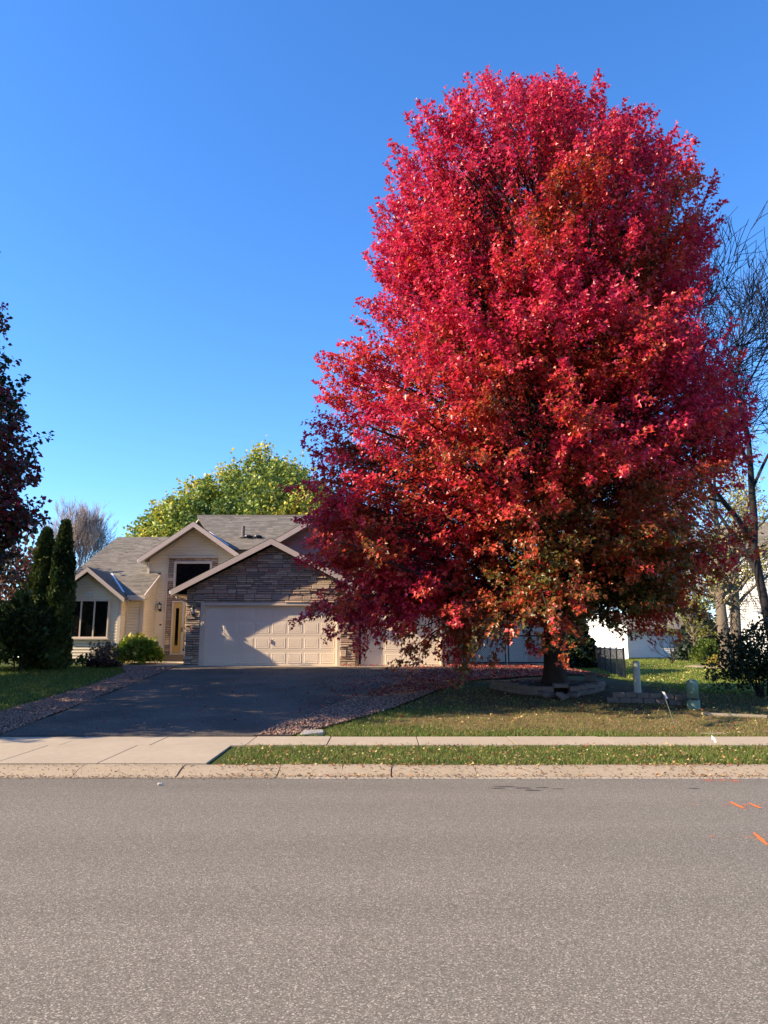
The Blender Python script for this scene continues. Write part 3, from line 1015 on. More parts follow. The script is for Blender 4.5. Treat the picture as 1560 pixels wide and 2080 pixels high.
mb.box(-6.725, -1.745, 28.985, 29.26, 3.615, 3.72)
mb.build('garage_door_frame', M['trim'], house)


def garage_door(x0, x1, z0, z1, Y, ncol, m, parent, nrow=4, with_handle=True):
    h = (z1 - z0) / nrow
    mb = MB()
    for r_ in range(nrow):
        mb.box(x0, x1, Y, Y + 0.05, z0 + r_ * h + 0.004, z0 + (r_ + 1) * h - 0.004)
    mb.box(x0, x1, Y + 0.02, Y + 0.05, z0, z1)
    d = mb.build('garage_door', m, parent)
    w = (x1 - x0 - 0.1) / ncol
    me0 = None
    for r_ in range(nrow):
        for c in range(ncol):
            cx, cz = x0 + 0.05 + (c + 0.5) * w, z0 + (r_ + 0.5) * h
            if me0 is None:
                a, b = w / 2 - 0.05, h / 2 - 0.09
                pm = MB()
                R0 = [(-a, -.001, -b), (a, -.001, -b), (a, -.001, b), (-a, -.001, b)]
                def rr(k, y): return [(x - math.copysign(k, x), y, z - math.copysign(k, z)) for x, _, z in R0]
                pm.v = R0 + rr(0.014, -0.007) + rr(0.03, -0.007) + rr(0.045, -0.002) + rr(0.07, -0.006)
                for q in range(4):
                    for k in range(4):
                        k2 = (k + 1) % 4
                        pm.f.append((q * 4 + k, q * 4 + k2, q * 4 + 4 + k2, q * 4 + 4 + k))
                pm.f.append((16, 17, 18, 19))
                o = pm.build('panel', m, d)
                me0 = o.data
            else:
                o = bpy.data.objects.new('panel', me0)
                link(o, d)
            o.location = (cx, Y, cz)
    if with_handle:
        hb = MB(); cx = (x0 + x1) / 2
        hb.chbox((cx, Y - 0.02, z0 + h * 1.62), 0.05, 0.04, 0.16, 0.01)
        hb.build('handle', M['fascia'], d)
    return d


garage_door(-6.72, -1.75, 1.385, 3.615, 29.12, 8, M['gdoor'], house)
# --- third stall
mb = MB(); mb.box(-1.06, -0.73, 29.14, 29.5, 1.3, 4.3); mb.box(-0.73, 2.1, 29.14, 29.5, 3.58, 4.3); mb.box(2.1, 2.34, 29.14, 29.5, 1.3, 4.3)
stall = mb.build('garage_wall', M['mortar'], house)
mb = MB(); siding(mb, [(-0.95, 3.88), (2.34, 3.88), (2.34, 4.25), (-0.95, 4.25)], 29.13)
mb.build('siding', M['siding'], stall, kind='stuff')
stone_field(2.11, 2.36, 1.33, 3.88, 29.12, stall)
mb = MB(); mb.box(-0.86, -0.735, 29.02, 29.3, 1.32, 3.9); mb.box(2.1, 2.16, 29.02, 29.3, 1.32, 3.9); mb.box(-0.735, 2.1, 29.02, 29.3, 3.58, 3.9)
mb.build('garage_door_frame', M['trim'], house)
garage_door(-0.73, 2.1, 1.345, 3.58, 29.12, 4, M['gdoor'], house, with_handle=False)
mb = MB(); mb.box(-1.05, -0.93, 28.94, 29.06, 1.45, 4.2); mb.tube([(-0.99, 29.0, 1.5), (-0.99, 28.95, 1.42), (-0.99, 28.8, 1.40)], 0.05, 8)
mb.build('downspout', M['brown'], house)
roof_plane(house, [(-1.25, 28.62, 4.18), (2.75, 28.62, 4.18), (2.75, 31.05, 5.38), (-1.25, 31.05, 5.38)])
mb = MB(); mb.box(-1.25, 2.76, 28.57, 28.61, 3.98, 4.17); mb.build('fascia', M['fascia'], house)
# --- upper gable with rose shakes
UC, UA, US = -2.0, 7.8, 0.6
uw = MB(); uw.prism([(-4.6, 5.0), (0.6, 5.0), (0.6, UA - .12 - US * 2.6), (UC, UA - 0.12), (-4.6, UA - .12 - US * 2.6)], 31.04, 31.25)
uw = uw.build('gable_wall', M['rose_siding'], house)
z = 5.05
row = 0
while z < UA - 0.3:
    zt = z + 0.19
    x = -4.6 - 0.27 * random.random()
    while x < 0.6:
        xe = x + random.uniform(0.36, 0.52)
        p = [(max(x, -4.6) + .003, z), (min(xe, 0.6) - .003, z), (min(xe, 0.6) - .003, zt), (max(x, -4.6) + .003, zt)]
        lim = UA - 0.2
        if p[1][0] - p[0][0] > 0.05:
            p = clip_poly(p, US, 1, lim + US * UC)
            if len(p) > 2: p = clip_poly(p, -US, 1, lim - US * UC)
            vis = (x < -0.3 and z > 5.7)
            if len(p) > 2 and (vis or True):
                mb = MB()
                n = len(p)
                fr = [(a, 31.04 - (0.02 if c < z + 0.05 else 0.006), c) for a, c in p]
                bk = [(a, 31.05, c) for a, c in p]
                mb.mesh(fr + bk, [tuple(range(n))] + [((k + 1) % n, k, n + k, n + (k + 1) % n) for k in range(n)])
                mb.build('shake', random.choice(M['shake']), uw)
        x = xe
    z = zt
gable_roof(house, UC, UA, US, -4.95, 0.95, 30.6, 35.6)
# --- main upper roof and body
mb = MB(); mb.box(-9.1, 2.5, 32.78, 41.2, 1.3, 6.2)
body = mb.build('wall', M['siding'], house)
for xx in (-9.1, 2.45):
    mb = MB()
    mb.mesh([(xx, 32.8, 6.2), (xx, 41.2, 6.2), (xx, 37, 8.35), (xx + .05, 32.8, 6.2), (xx + .05, 41.2, 6.2), (xx + .05, 37, 8.35)], [(0, 1, 2), (5, 4, 3), (0, 3, 4, 1), (1, 4, 5, 2), (2, 5, 3, 0)])
    mb.build('gable_end', M['siding'], house)
roof_plane(house, [(-6.39, 32.3, 6.2), (2.9, 32.3, 6.2), (2.9, 37, 8.52), (-9.15, 37, 8.52), (-8.05, 34.65, 7.36)])
roof_plane(house, [(2.9, 41.7, 6.2), (-9.15, 41.7, 6.2), (-9.15, 37, 8.52), (2.9, 37, 8.52)])
mb = MB(); mb.tube([(-9.15, 37, 8.53), (2.9, 37, 8.53)], 0.05, 6); mb.build('ridge_cap', M['shingle'], house)
# right of the third stall
mb = MB(); mb.box(2.345, 3.05, 30.3, 32.7, 1.2, 4.2)
rw = mb.build('wall', M['siding'], house)
mb = MB(); siding(mb, [(2.36, 1.5), (3.05, 1.5), (3.05, 4.15), (2.36, 4.15)], 30.29, course=0.12)
mb.build('siding', M['siding'], rw, kind='stuff')
mb = MB(); mb.box(2.98, 3.06, 30.255, 30.29, 1.4, 4.2); mb.build('corner_trim', M['storm'], house)
mb = MB(); mb.chbox((3.0, 30.15, 2.35), 0.16, 0.2, 0.36, 0.02); mb.build('meter_box', M['black_metal'], house)

# --- left wing
mb = MB(); mb.box(-13.2, -9.68, 31.02, 41, 1.3, 4.05)
lw = mb.build('wall', M['siding'], house)
mb = MB(); mb.box(-12.95, -10.36, 30.42, 31.0, 1.3, 4.0); mb.prism([(-12.95, 4.0), (-10.36, 4.0), (-11.61, 4.98), (-11.70, 4.98)], 30.42, 31.5)
bump = mb.build('wall', M['siding'], house)
sb = MB(); siding(sb, [(-12.95, 1.55), (-10.36, 1.55), (-10.36, 3.92), (-11.61, 4.93), (-12.95, 3.92)], 30.41, openings=[(-12.5, -10.78, 2.42, 3.95)])
sb.build('siding', M['siding'], bump, kind='stuff')
sb = MB(); siding(sb, [(-10.33, 1.5), (-9.70, 1.5), (-9.70, 4.0), (-10.33, 4.0)], 31.01)
M4 = Matrix.Translation((-9.67, 31.0, 0)) @ Matrix.Rotation(R(90), 4, 'Z')
siding(sb, [(0.0, 1.5), (1.75, 1.5), (1.75, 5.1), (0.0, 4.15)], 0.0, M4=M4)
M4b = Matrix.Translation((-10.355, 30.42, 0)) @ Matrix.Rotation(R(90), 4, 'Z')
siding(sb, [(0.0, 1.5), (0.6, 1.5), (0.6, 4.0), (0.0, 4.0)], 0.0, M4=M4b)
sb.build('siding', M['siding'], lw, kind='stuff')
sw = MB(); sw.mesh([(-9.68, 31.02, 4.05), (-9.68, 32.8, 4.05), (-9.68, 32.8, 5.02), (-9.80, 31.02, 4.05), (-9.80, 32.8, 4.05), (-9.80, 32.8, 5.02)], [(0, 1, 2), (5, 4, 3), (0, 2, 5, 3), (1, 4, 5, 2)])
sw.build('gable_end', M['siding'], house)
mb = MB(); mb.box(-10.44, -10.345, 30.365, 30.41, 1.5, 3.98); mb.box(-10.345, -10.32, 30.365, 30.46, 1.5, 3.98)
mb.box(-9.76, -9.64, 30.965, 31.01, 1.5, 4.02); mb.box(-9.64, -9.62, 30.965, 31.05, 1.5, 4.02); mb.box(-10.33, -10.27, 30.97, 31.0, 2.35, 4.0); mb.box(-10.27, -9.77, 30.97, 31.0, 3.9, 4.0)
mb.build('corner_trim', M['trim'], house)
mb = MB(); mb.box(-10.3, -9.72, 30.75, 31.0, 2.2, 2.42); mb.build('window_box', M['wood'], house)
# picture window of three lights
wf = frame(house, -12.48, -10.78, 2.44, 3.93, 30.33, 30.41, 0.055, M['trim'], 'window', sill=True)
for k, (a, b) in enumerate(((-12.42, -11.90), (-11.87, -11.38), (-11.35, -10.84))):
    mb = MB(); mb.box(a, b, 30.385, 30.395, 2.5, 3.87); mb.build('pane', M['glass'], wf)
mb = MB()
for xx in (-11.885, -11.365): mb.box(xx - 0.025, xx + 0.025, 30.345, 30.40, 2.495, 3.875)
mb.build('mullion', M['trim'], wf)
mb = MB(); mb.prism([(-11.71, 4.02), (-11.53, 4.02), (-11.49, 4.2), (-11.75, 4.2)], 30.34, 30.395); mb.build('keystone', M['storm'], house)
# left roofs
roof_plane(house, [(-13.45, 30.55, 4.14), (-9.5, 30.55, 4.14), (-9.5, 37, 7.48), (-12.95, 37, 7.48)])
roof_plane(house, [(-9.0, 43.5, 4.14), (-13.45, 43.5, 4.14), (-12.95, 37, 7.48), (-9.0, 37, 7.48)])
gable_roof(house, -11.61, 5.2, 0.80, -13.12, -10.1, 30.0, 32.6, fascia=0.2)
mb = MB(); mb.box(-10.16, -9.5, 30.5, 30.55, 3.93, 4.13)
mb.mesh([(-9.5, 30.5, 3.95), (-9.5, 32.7, 5.08), (-9.5, 32.7, 5.26), (-9.5, 30.5, 4.13), (-9.46, 30.5, 3.95), (-9.46, 32.7, 5.08), (-9.46, 32.7, 5.26), (-9.46, 30.5, 4.13)], [(0, 1, 2, 3), (7, 6, 5, 4), (0, 4, 5, 1), (3, 2, 6, 7), (0, 3, 7, 4)])
mb.build('fascia', M['trim'], house)
mb = MB(); mb.poly([(-10.1, 30.56, 3.98), (-9.5, 30.56, 3.98), (-9.5, 31.05, 3.98), (-10.1, 31.05, 3.98)]); mb.poly([(-9.7, 31.0, 4.2), (-9.5, 31.0, 4.2), (-9.5, 32.7, 5.1), (-9.7, 32.7, 5.1)])
mb.build('soffit', M['soffit'], house)


def flashing(a, b, w=0.07):
    a, b = Vector(a), Vector(b)
    mb = MB()
    o = Vector((w, 0, 0)); u = Vector((0, 0, 0.02))
    mb.mesh([a - o, a + o, b + o, b - o, a - o - u, a + o - u, b + o - u, b - o - u], [(0, 1, 2, 3), (0, 4, 5, 1), (1, 5, 6, 2), (3, 2, 6, 7)])
    mb.build('flashing', M['flash'], house)


def main_left_z(y): return 4.14 + (y - 30.55) * (7.48 - 4.14) / 6.45
def main_up_z(y): return 6.2 + (y - 32.3) * (8.52 - 6.2) / 4.7
# valleys: where the small gables meet the larger roofs
pts = []
for y in (30.75, 32.55):
    z = main_left_z(y) + 0.035
    x = -11.61 + (5.2 - z) / 0.80
    pts.append((x + 0.03, y, z))
flashing(*pts)

# --- entry tower
PC, PA, PS = -8.05, 7.36, 0.70
mb = MB(); mb.prism([(-10.03, 1.4), (-6.05, 1.4), (-6.05, PA - .12 - PS * 2.0), (PC, PA - 0.12), (-10.03, PA - .12 - PS * 1.98)], 32.72, 36)
tower = mb.build('wall', M['siding'], house)
sb = MB(); siding(sb, [(-10.03, 1.75), (-6.05, 1.75), (-6.05, 5.72), (PC, 7.14), (-10.03, 5.75)], 32.71, openings=[(-9.2, -7.1, 1.5, 5.88)])
sb.build('siding', M['siding'], tower, kind='stuff')
gable_roof(house, PC, PA, PS, -10.27, -5.83, 32.0, 36.0)
pts = []
for y in (32.75, 34.55):
    z = main_up_z(y) + 0.035
    pts.append((PC + (PA - z) / PS + 0.03, y, z))
flashing(*pts)
mb = MB(); mb.box(-10.08, -9.98, 32.6, 32.71, 5.15, 5.72); mb.build('corner_trim', M['storm'], house)
surround = MB(); surround.box(-9.19, -7.1, 32.69, 32.715, 1.8, 5.88)
surround = surround.build('entry_surround', M['mortar'], house)
stone_field(-9.19, -8.94, 1.82, 5.88, 32.68, surround, dep=(0.02, 0.05))
stone_field(-8.94, -7.1, 5.73, 5.88, 32.68, surround, dep=(0.02, 0.05))
stone_field(-7.32, -7.1, 4.5, 5.73, 32.68, surround, dep=(0.02, 0.05))
stone_field(-8.94, -7.1, 4.08, 4.33, 32.68, surround, dep=(0.02, 0.05))
wf = frame(house, -8.94, -7.32, 4.34, 5.73, 32.58, 32.69, 0.09, M['trim'], 'window')
mb = MB(); mb.box(-8.85, -7.41, 32.655, 32.665, 4.43, 5.64); mb.build('pane', M['glass'], wf)
mb = MB(); mb.box(-8.99, -7.1, 32.56, 32.69, 5.885, 5.94); mb.box(-9.25, -9.19, 32.63, 32.69, 1.82, 5.94); mb.box(-9.19, -8.99, 32.56, 32.69, 5.885, 5.94)
mb.build('trim', M['trim'], house)
# door: yellow leaf and sidelight behind a pale storm door
df = frame(house, -8.93, -7.3, 1.82, 4.06, 32.56, 32.69, 0.07, M['trim'], 'door_frame')
mb = MB(); mb.box(-8.86, -8.52, 32.62, 32.67, 1.9, 3.98); sl_ = mb.build('sidelight', M['door_yellow'], house)
mb = MB(); mb.box(-8.76, -8.63, 32.60, 32.619, 2.2, 3.75); mb.build('pane', M['glass'], sl_)
mb = MB(); mb.box(-8.46, -7.45, 32.63, 32.68, 1.9, 3.98); dr = mb.build('front_door', M['door_yellow'], house)
sd = frame(house, -8.5, -7.42, 1.88, 3.99, 32.57, 32.61, 0.10, M['storm'], 'storm_door')
mb = MB(); mb.box(-8.4, -7.52, 32.585, 32.60, 2.78, 2.86); mb.build('rail', M['storm'], sd)
mb = MB(); mb.box(-8.3, -7.6, 32.60, 32.628, 2.2, 2.62); mb.build('pane', M['glass'], dr)
mb = MB(); mb.chbox((-8.45, 32.53, 2.85), 0.03, 0.07, 0.2, 0.006); mb.build('handle', M['black_metal'], sd)
mb = MB(); mb.box(-8.4, -7.5, 32.59, 32.625, 1.98, 2.06); mb.build('kick_plate', M['black_metal'], sd)
st = MB(); st.box(-9.25, -7.41, 31.45, 32.69, 1.76, 1.8); st.build('porch_deck', M['concrete'], house)
mb = MB(); mb.box(-9.22, -7.42, 31.40, 31.46, 1.58, 1.745); mb.box(-9.22, -7.42, 31.36, 31.47, 1.746, 1.80); mb.build('step', M['wood'], house)
mb = MB(); mb.chbox((-9.41, 32.685, 3.06), 0.09, 0.03, 0.06, 0.008); mb.build('doorbell', M['black_metal'], house)
mb = MB(); mb.chbox((-6.80, 28.96, 2.9), 0.06, 0.04, 0.14, 0.008); mb.build('keypad', M['storm'], house)


def wall_lamp(x, y, z):
    mb = MB()
    mb.chbox((x, y - 0.02, z), 0.1, 0.03, 0.2, 0.01)
    mb.tube([(x, y - 0.03, z - 0.02), (x, y - 0.1, z - 0.09), (x, y - 0.16, z - 0.06), (x, y - 0.16, z - 0.02)], 0.012, 6)
    mb.lathe((x, y - 0.16, z), [(0.02, -0.06), (0.045, -0.03), (0.05, -0.015)], 8)
    for k in range(4):
        a = math.pi / 4 + k * math.pi / 2
        mb.tube([(x + 0.055 * math.cos(a), y - 0.16 + 0.055 * math.sin(a), z - 0.02), (x + 0.085 * math.cos(a), y - 0.16 + 0.085 * math.sin(a), z + 0.17)], 0.006, 4)
    lamp = mb.build('wall_lamp', M['black_metal'], house)
    mb = MB(); mb.lathe((x, y - 0.16, z), [(0.045, -0.014), (0.075, 0.165)], 8); mb.build('lamp_glass', M['lampglass'], lamp)
    mb = MB(); mb.lathe((x, y - 0.16, z), [(0.10, 0.166), (0.085, 0.2), (0.03, 0.24), (0.012, 0.28)], 8); mb.build('lamp_cap', M['black_metal'], lamp)


wall_lamp(-9.45, 32.7, 3.72)
wall_lamp(-7.12, 28.95, 3.30)
wall_lamp(-1.36, 28.95, 3.32)
# gutters on the garage eave and the entry
mb = MB(); mb.mesh([(-7.98, 28.62, 4.02), (-7.86, 28.62, 4.02), (-7.86, 28.62, 4.13), (-8.0, 28.62, 4.13), (-7.98, 33, 4.02), (-7.86, 33, 4.02), (-7.86, 33, 4.13), (-8.0, 33, 4.13)], [(0, 1, 2, 3), (0, 4, 5, 1), (3, 7, 4, 0), (1, 5, 6, 2), (7, 6, 5, 4)])
mb.build('gutter', M['flash'], house)
mb = MB(); mb.tube([(-7.92, 29.4, 4.03), (-7.9, 29.4, 3.93), (-7.5, 29.45, 3.78), (-7.48, 29.45, 3.6), (-7.48, 29.45, 1.5)], 0.04, 6); mb.build('downspout', M['fascia'], house)
mb = MB(); mb.box(-10.35, -10.25, 32.05, 36, 5.64, 5.75); mb.build('gutter', M['flash'], house)
mb = MB(); mb.poly([(-7.9, 28.63, 4.0), (-7.42, 28.63, 4.0), (-7.42, 33, 4.0), (-7.9, 33, 4.0)]); mb.build('soffit', M['soffit'], house)
# roof vents
mb = MB(); zr_ = main_up_z(33.9); mb.lathe((-6.29, 33.9, zr_ - 0.05), [(0.075, 0), (0.075, 0.55)], 10); mb.lathe((-6.29, 33.85, zr_ - 0.03), [(0.2, -0.02), (0.11, 0.08)], 10); mb.build('vent_pipe', M['pipe'], house)
for xv in (-6.02, -5.6):
    mb = MB(); zr_ = main_up_z(33.75); mb.lathe((xv, 33.75, zr_ - 0.04), [(0.1, 0), (0.1, 0.09), (0.19, 0.10), (0.17, 0.15), (0.05, 0.18)], 10); mb.build('roof_vent', M['black_metal'], house)


# ------------------------------------------------------------------ trees
def bez(a, b, c, n):
    t = np.linspace(0, 1, n)[:, None]
    return (1 - t) ** 2 * a + 2 * t * (1 - t) * b + t * t * c


class Wood:
    """many tubes as one mesh, built with numpy"""
    def __init__(s): s.V, s.F, s.n = [], [], 0

    def tube(s, P, rad, k):
        P = np.asarray(P, float); m = len(P)
        d = np.gradient(P, axis=0); d = unit(d)
        ref = np.where(np.abs(d[:, 2:3]) < 0.9, np.array([[0, 0, 1.0]]), np.array([[1.0, 0, 0]]))
        a = unit(np.cross(d, ref)); b = np.cross(d, a)
        t = np.linspace(0, 2 * np.pi, k, endpoint=False)
        V = P[:, None] + np.asarray(rad)[:, None, None] * (a[:, None] * np.cos(t)[None, :, None] + b[:, None] * np.sin(t)[None, :, None])
        i = np.arange(m - 1)[:, None] * k + np.arange(k)[None]
        j = np.arange(m - 1)[:, None] * k + (np.arange(k)[None] + 1) % k
        s.V.append(V.reshape(-1, 3)); s.F.append((np.stack([i, j, j + k, i + k], -1) + s.n).reshape(-1, 4)); s.n += m * k

    def build(s, name, m, parent): return np_object(name, np.concatenate(s.V), np.concatenate(s.F), m, parent, smooth=True)


def rot_about(d, spread, rng):
    r = rng.normal(0, 1, 3); r -= d * (r @ d); r /= np.linalg.norm(r) + 1e-9
    return d * math.cos(spread) + r * math.sin(spread)


def broad_crown(W, base, axis_at, prof, zlo, zhi, n_limbs, rng, asc=(12, 68), z_min=2.0, sec_step=0.36, twig_step=0.2, leaves=15,
                ang=None, limb_r=0.055, sec_len=(0.6, 1.7), twig_k=3, extra=(), low_dens=1.0, ysq=1.0):
    """limbs, side branches and twigs that fill an outline; returns leaf positions, twig directions, fraction of the outline radius"""
    LP, LD = [], []
    targets = []
    for i in range(n_limbs):
        f = (i + 0.5) / n_limbs
        zt = zlo + (zhi - zlo) * f ** 1.15
        th = i * 2.39996 + rng.uniform(-0.3, 0.3)
        if ang: th = ang[0] + (ang[1] - ang[0]) * ((i * 0.618034) % 1.0)
        lob = 1 + 0.10 * math.sin(3 * th + zt * 0.9) + 0.06 * math.sin(5 * th - zt * 1.7)
        r = prof(zt) * lob * rng.uniform(0.86, 1.0)
        ax = axis_at(zt)
        targets.append((np.array([ax[0] + r * math.cos(th), ax[1] + r * math.sin(th) * ysq, zt]), r, f))
    for e in extra:
        targets.append((np.array(e, float), math.hypot(e[0] - base[0], e[1] - base[1]), 0.02))
    nin = n_limbs // 3          # inner limbs so that the middle is not hollow
    for i in range(nin):
        zt = zlo + (zhi - zlo) * rng.uniform(0.1, 0.97); th = rng.uniform(0, 6.28); r = prof(zt) * rng.uniform(0.25, 0.65); ax = axis_at(zt)
        targets.append((np.array([ax[0] + r * math.cos(th), ax[1] + r * math.sin(th) * ysq, zt]), r, (zt - zlo) / (zhi - zlo)))
    for (T, r, f) in targets:
        a = R(lerp(asc[0], asc[1], f))
        z0 = max(z_min + rng.uniform(0, 0.5), T[2] - max(r, 1.2) * math.tan(a) - 0.3)
        if T[2] < z_min + 1.2: z0 = z_min + rng.uniform(0.4, 1.4)
        z0 = min(z0, zhi - 1.0)
        ax = axis_at(z0)
        S = np.array([ax[0], ax[1], z0])
        C = S + (T - S) * np.array([0.62, 0.62, 0.42 if T[2] > z0 else -0.1])
        if T[2] < z0: C[2] = z0 + 0.25
        n = 9
        C = C + rng.normal(0, 0.18, 3)
        P = bez(S, C, T, n)
        ln = np.linalg.norm(np.diff(P, axis=0), axis=1).sum()
        rad = np.linspace(1, 0.14, n) * limb_r * (0.5 + ln / 7)
        W.tube(P, rad, 6)
        tan = unit(np.gradient(P, axis=0))
        m = max(3, int(ln * 0.82 / sec_step))
        for s in np.linspace(0.2, 1.0, m):
            q = s * (n - 1); k = min(int(q), n - 2); fr = q - k
            p0 = P[k] * (1 - fr) + P[k + 1] * fr
            t0 = tan[k]
            L_ = rng.uniform(*sec_len) * lerp(1.0, 0.62, s)
            d = rot_about(t0, R(rng.uniform(25, 62)) if s < 0.97 else 0.1, rng)
            d = d + np.array([0, 0, 0.22 if f > 0.15 else -0.12]); d /= np.linalg.norm(d)
            bend = np.array([0, 0, 0.16 if f > 0.12 else -0.22]) * L_
            tt = np.linspace(0, 1, 4)[:, None]
            SP = p0 + d * L_ * tt + bend * tt ** 2
            W.tube(SP, np.array([0.016, 0.012, 0.009, 0.004]) * (0.7 + 0.4 * L_), 4)
            nt = max(2, int(L_ / twig_step))
            for u in np.linspace(0.22, 1.0, nt):
                b0 = p0 + d * L_ * u + bend * u * u
                for _ in range(2):
                    td = rot_about(d, R(rng.uniform(20, 65)) if u < 0.95 else 0.25, rng)
                    td[2] += 0.15 if f > 0.12 else -0.25
                    td /= np.linalg.norm(td)
                    tl = rng.uniform(0.22, 0.55)
                    tip = b0 + td * tl
                    ax = axis_at(tip[2])
                    rr = math.hypot(tip[0] - ax[0], tip[1] - ax[1])
                    if rr > prof(tip[2]) * 1.16 and rng.random() < 0.8 and f > 0.03: continue
                    if twig_k: W.tube(np.array([b0, tip]), np.array([0.006, 0.003]), twig_k)
                    nl = max(2, int(leaves * rng.uniform(0.7, 1.3) * (low_dens if f < 0.2 else 1)))
                    sl = rng.uniform(0.15, 1.08, nl)
                    LP.append(b0 + td * (tl * sl)[:, None] + rng.normal(0, 0.055, (nl, 3)))
                    LD.append(np.repeat(td[None], nl, 0))
    LP = np.concatenate(LP); LD = np.concatenate(LD)
    ax = np.array([axis_at(z) for z in np.linspace(0, 25, 60)])
    axx = np.interp(LP[:, 2], np.linspace(0, 25, 60), ax[:, 0]); axy = np.interp(LP[:, 2], np.linspace(0, 25, 60), ax[:, 1])
    out = np.stack([LP[:, 0] - axx, LP[:, 1] - axy], -1)
    q = np.linalg.norm(out, axis=1) / np.maximum(np.array([prof(z) for z in np.linspace(0, 25, 200)])[np.clip((LP[:, 2] / 25 * 199).astype(int), 0, 199)], 0.3)
    return LP, LD, q, out


def leaf_frames(LD, out, rng, droop=0.35, up=0.7):
    n = len(LD)
    o3 = unit(np.concatenate([out, np.zeros((n, 1))], 1))
    D = unit(LD * 0.5 + o3 * 0.35 + np.array([0, 0, -droop]) + rng.normal(0, 0.5, (n, 3)))
    Nn = unit(np.array([0, 0, up * 0.8]) + o3 * 0.75 + rng.normal(0, 0.45, (n, 3)))
    return D, Nn


def trunk_mesh(parent, path, radii, m, k=14, name='trunk', ridge=0.05, roots=0):
    """fluted trunk with a root flare"""
    P = np.array(path, float)
    V, Fs = [], []
    for i, (p, r) in enumerate(zip(P, radii)):
        for j in range(k):
            t = 2 * math.pi * j / k
            rr = r * (1 + ridge * math.sin(5 * t + i * 0.35) + ridge * 0.6 * math.sin(9 * t - i * 0.5))
            if roots and i < 3: rr *= 1 + (0.45, 0.2, 0.07)[i] * max(0, math.sin(roots * t + 0.7)) ** 2
            V.append((p[0] + rr * math.cos(t), p[1] + rr * math.sin(t), p[2]))
    for i in range(len(P) - 1):
        for j in range(k):
            j2 = (j + 1) % k
            Fs.append((i * k + j, i * k + j2, (i + 1) * k + j2, (i + 1) * k + j))
    return np_object(name, np.array(V), np.array(Fs), m, parent, smooth=True)


def spray_crown(W, ax, renv, zlo, zhi, n_lobe, per_lobe, n_in, rng, leaves=(55, 38), length=(0.5, 1.1), sig=0.13, lobe_sig=0.42, asc=(-12, 68), pull=0.35, tw=3, seed=1, rmean=5.0):
    """leafy sprays gathered in lobes over the outline, and looser ones inside; every spray has its own shoot reaching in to the limbs"""
    LP, LD = [], []
    zz = np.linspace(zlo, zhi, 300)
    wt = np.array([renv(0.0, z) + renv(3.1416, z) + 0.8 for z in zz]); cdf = np.cumsum(wt) / wt.sum()
    spots = []
    for _ in range(n_lobe):
        z = float(np.interp(rng.uniform(), cdf, zz)); th = rng.uniform(0, 2 * math.pi)
        r = renv(th, z); a = ax(z)
        off = rng.normal(-0.62 * pull, pull) if rng.random() > 0.2 else rng.uniform(0.1, 0.55)
        c = np.array([a[0] + (r + off) * math.cos(th), a[1] + (r + off) * math.sin(th), z])
        for _ in range(rng.integers(max(2, per_lobe - 2), per_lobe + 3)):
            spots.append((c + rng.normal(0, lobe_sig, 3), 0))
    for _ in range(n_in):
        z = float(np.interp(rng.uniform(), cdf, zz)); th = rng.uniform(0, 2 * math.pi)
        r = renv(th, z) * math.sqrt(rng.uniform(0.08, 0.72)); a = ax(z)
        spots.append((np.array([a[0] + r * math.cos(th), a[1] + r * math.sin(th), z]), 1))
    for c, inner in spots:
        a = ax(c[2]); o = np.array([c[0] - a[0], c[1] - a[1]]); rr = np.linalg.norm(o) + 1e-6; o /= rr
        f = np.clip((c[2] - zlo) / (zhi - zlo), 0, 1)
        re = renv(math.atan2(o[1], o[0]), min(max(c[2], zlo), zhi))
        if rr > re * 1.06 + 0.28: c = c - np.array([*o, 0]) * (rr - re * 1.0); rr = re
        if c[2] < zlo - 0.3: continue
        el = R(lerp(asc[0], asc[1], f ** 0.8) + rng.normal(0, 16))
        el = lerp(el, R(75), np.clip(1 - rr / (0.55 * re + 0.3), 0, 1) * 0.7 * f)
        th = math.atan2(o[1], o[0]) + rng.normal(0, 0.45)
        d = np.array([math.cos(th) * math.cos(el), math.sin(th) * math.cos(el), math.sin(el)])
        L_ = rng.uniform(*length)
        b = c - d * L_ * 0.75
        tip = b + d * L_ * 1.05
        inw = b - np.array([o[0], o[1], 0]) * min(rr * 0.45, 1.6) - np.array([0, 0, 0.25 + 0.5 * f]) * min(rr * 0.4, 1.4)
        W.tube(np.array([inw, (inw + b) / 2 + np.array([0, 0, -0.06]), b, tip]), np.array([0.017, 0.012, 0.008, 0.003]), tw)
        nl = int(leaves[inner] * rng.uniform(0.7, 1.3) * L_ / 0.8)
        t = rng.uniform(0.0, 1.1, nl)
        LP.append(b + d * (L_ * t)[:, None] + rng.normal(0, 1, (nl, 3)) * (sig * (1.25 - 0.75 * t))[:, None])
        LD.append(np.repeat(d[None], nl, 0))
    LP = np.concatenate(LP); LD = np.concatenate(LD)
    a = np.array([ax(z) for z in np.linspace(0, 25, 80)])
    zx = np.linspace(0, 25, 80)
    out = np.stack([LP[:, 0] - np.interp(LP[:, 2], zx, a[:, 0]), LP[:, 1] - np.interp(LP[:, 2], zx, a[:, 1])], -1)
    th = np.arctan2(out[:, 1], out[:, 0])
    tg = np.linspace(-np.pi, np.pi, 25); zg = np.linspace(0, 25, 126)
    G = np.array([[max(0.4, renv(t, z)) for z in zg] for t in tg])
    q = np.linalg.norm(out, axis=1) / G[np.clip(((th + np.pi) / (2 * np.pi) * 24).round().astype(int), 0, 24), np.clip((LP[:, 2] * 5).round().astype(int), 0, 125)]
    return LP, LD, q, out


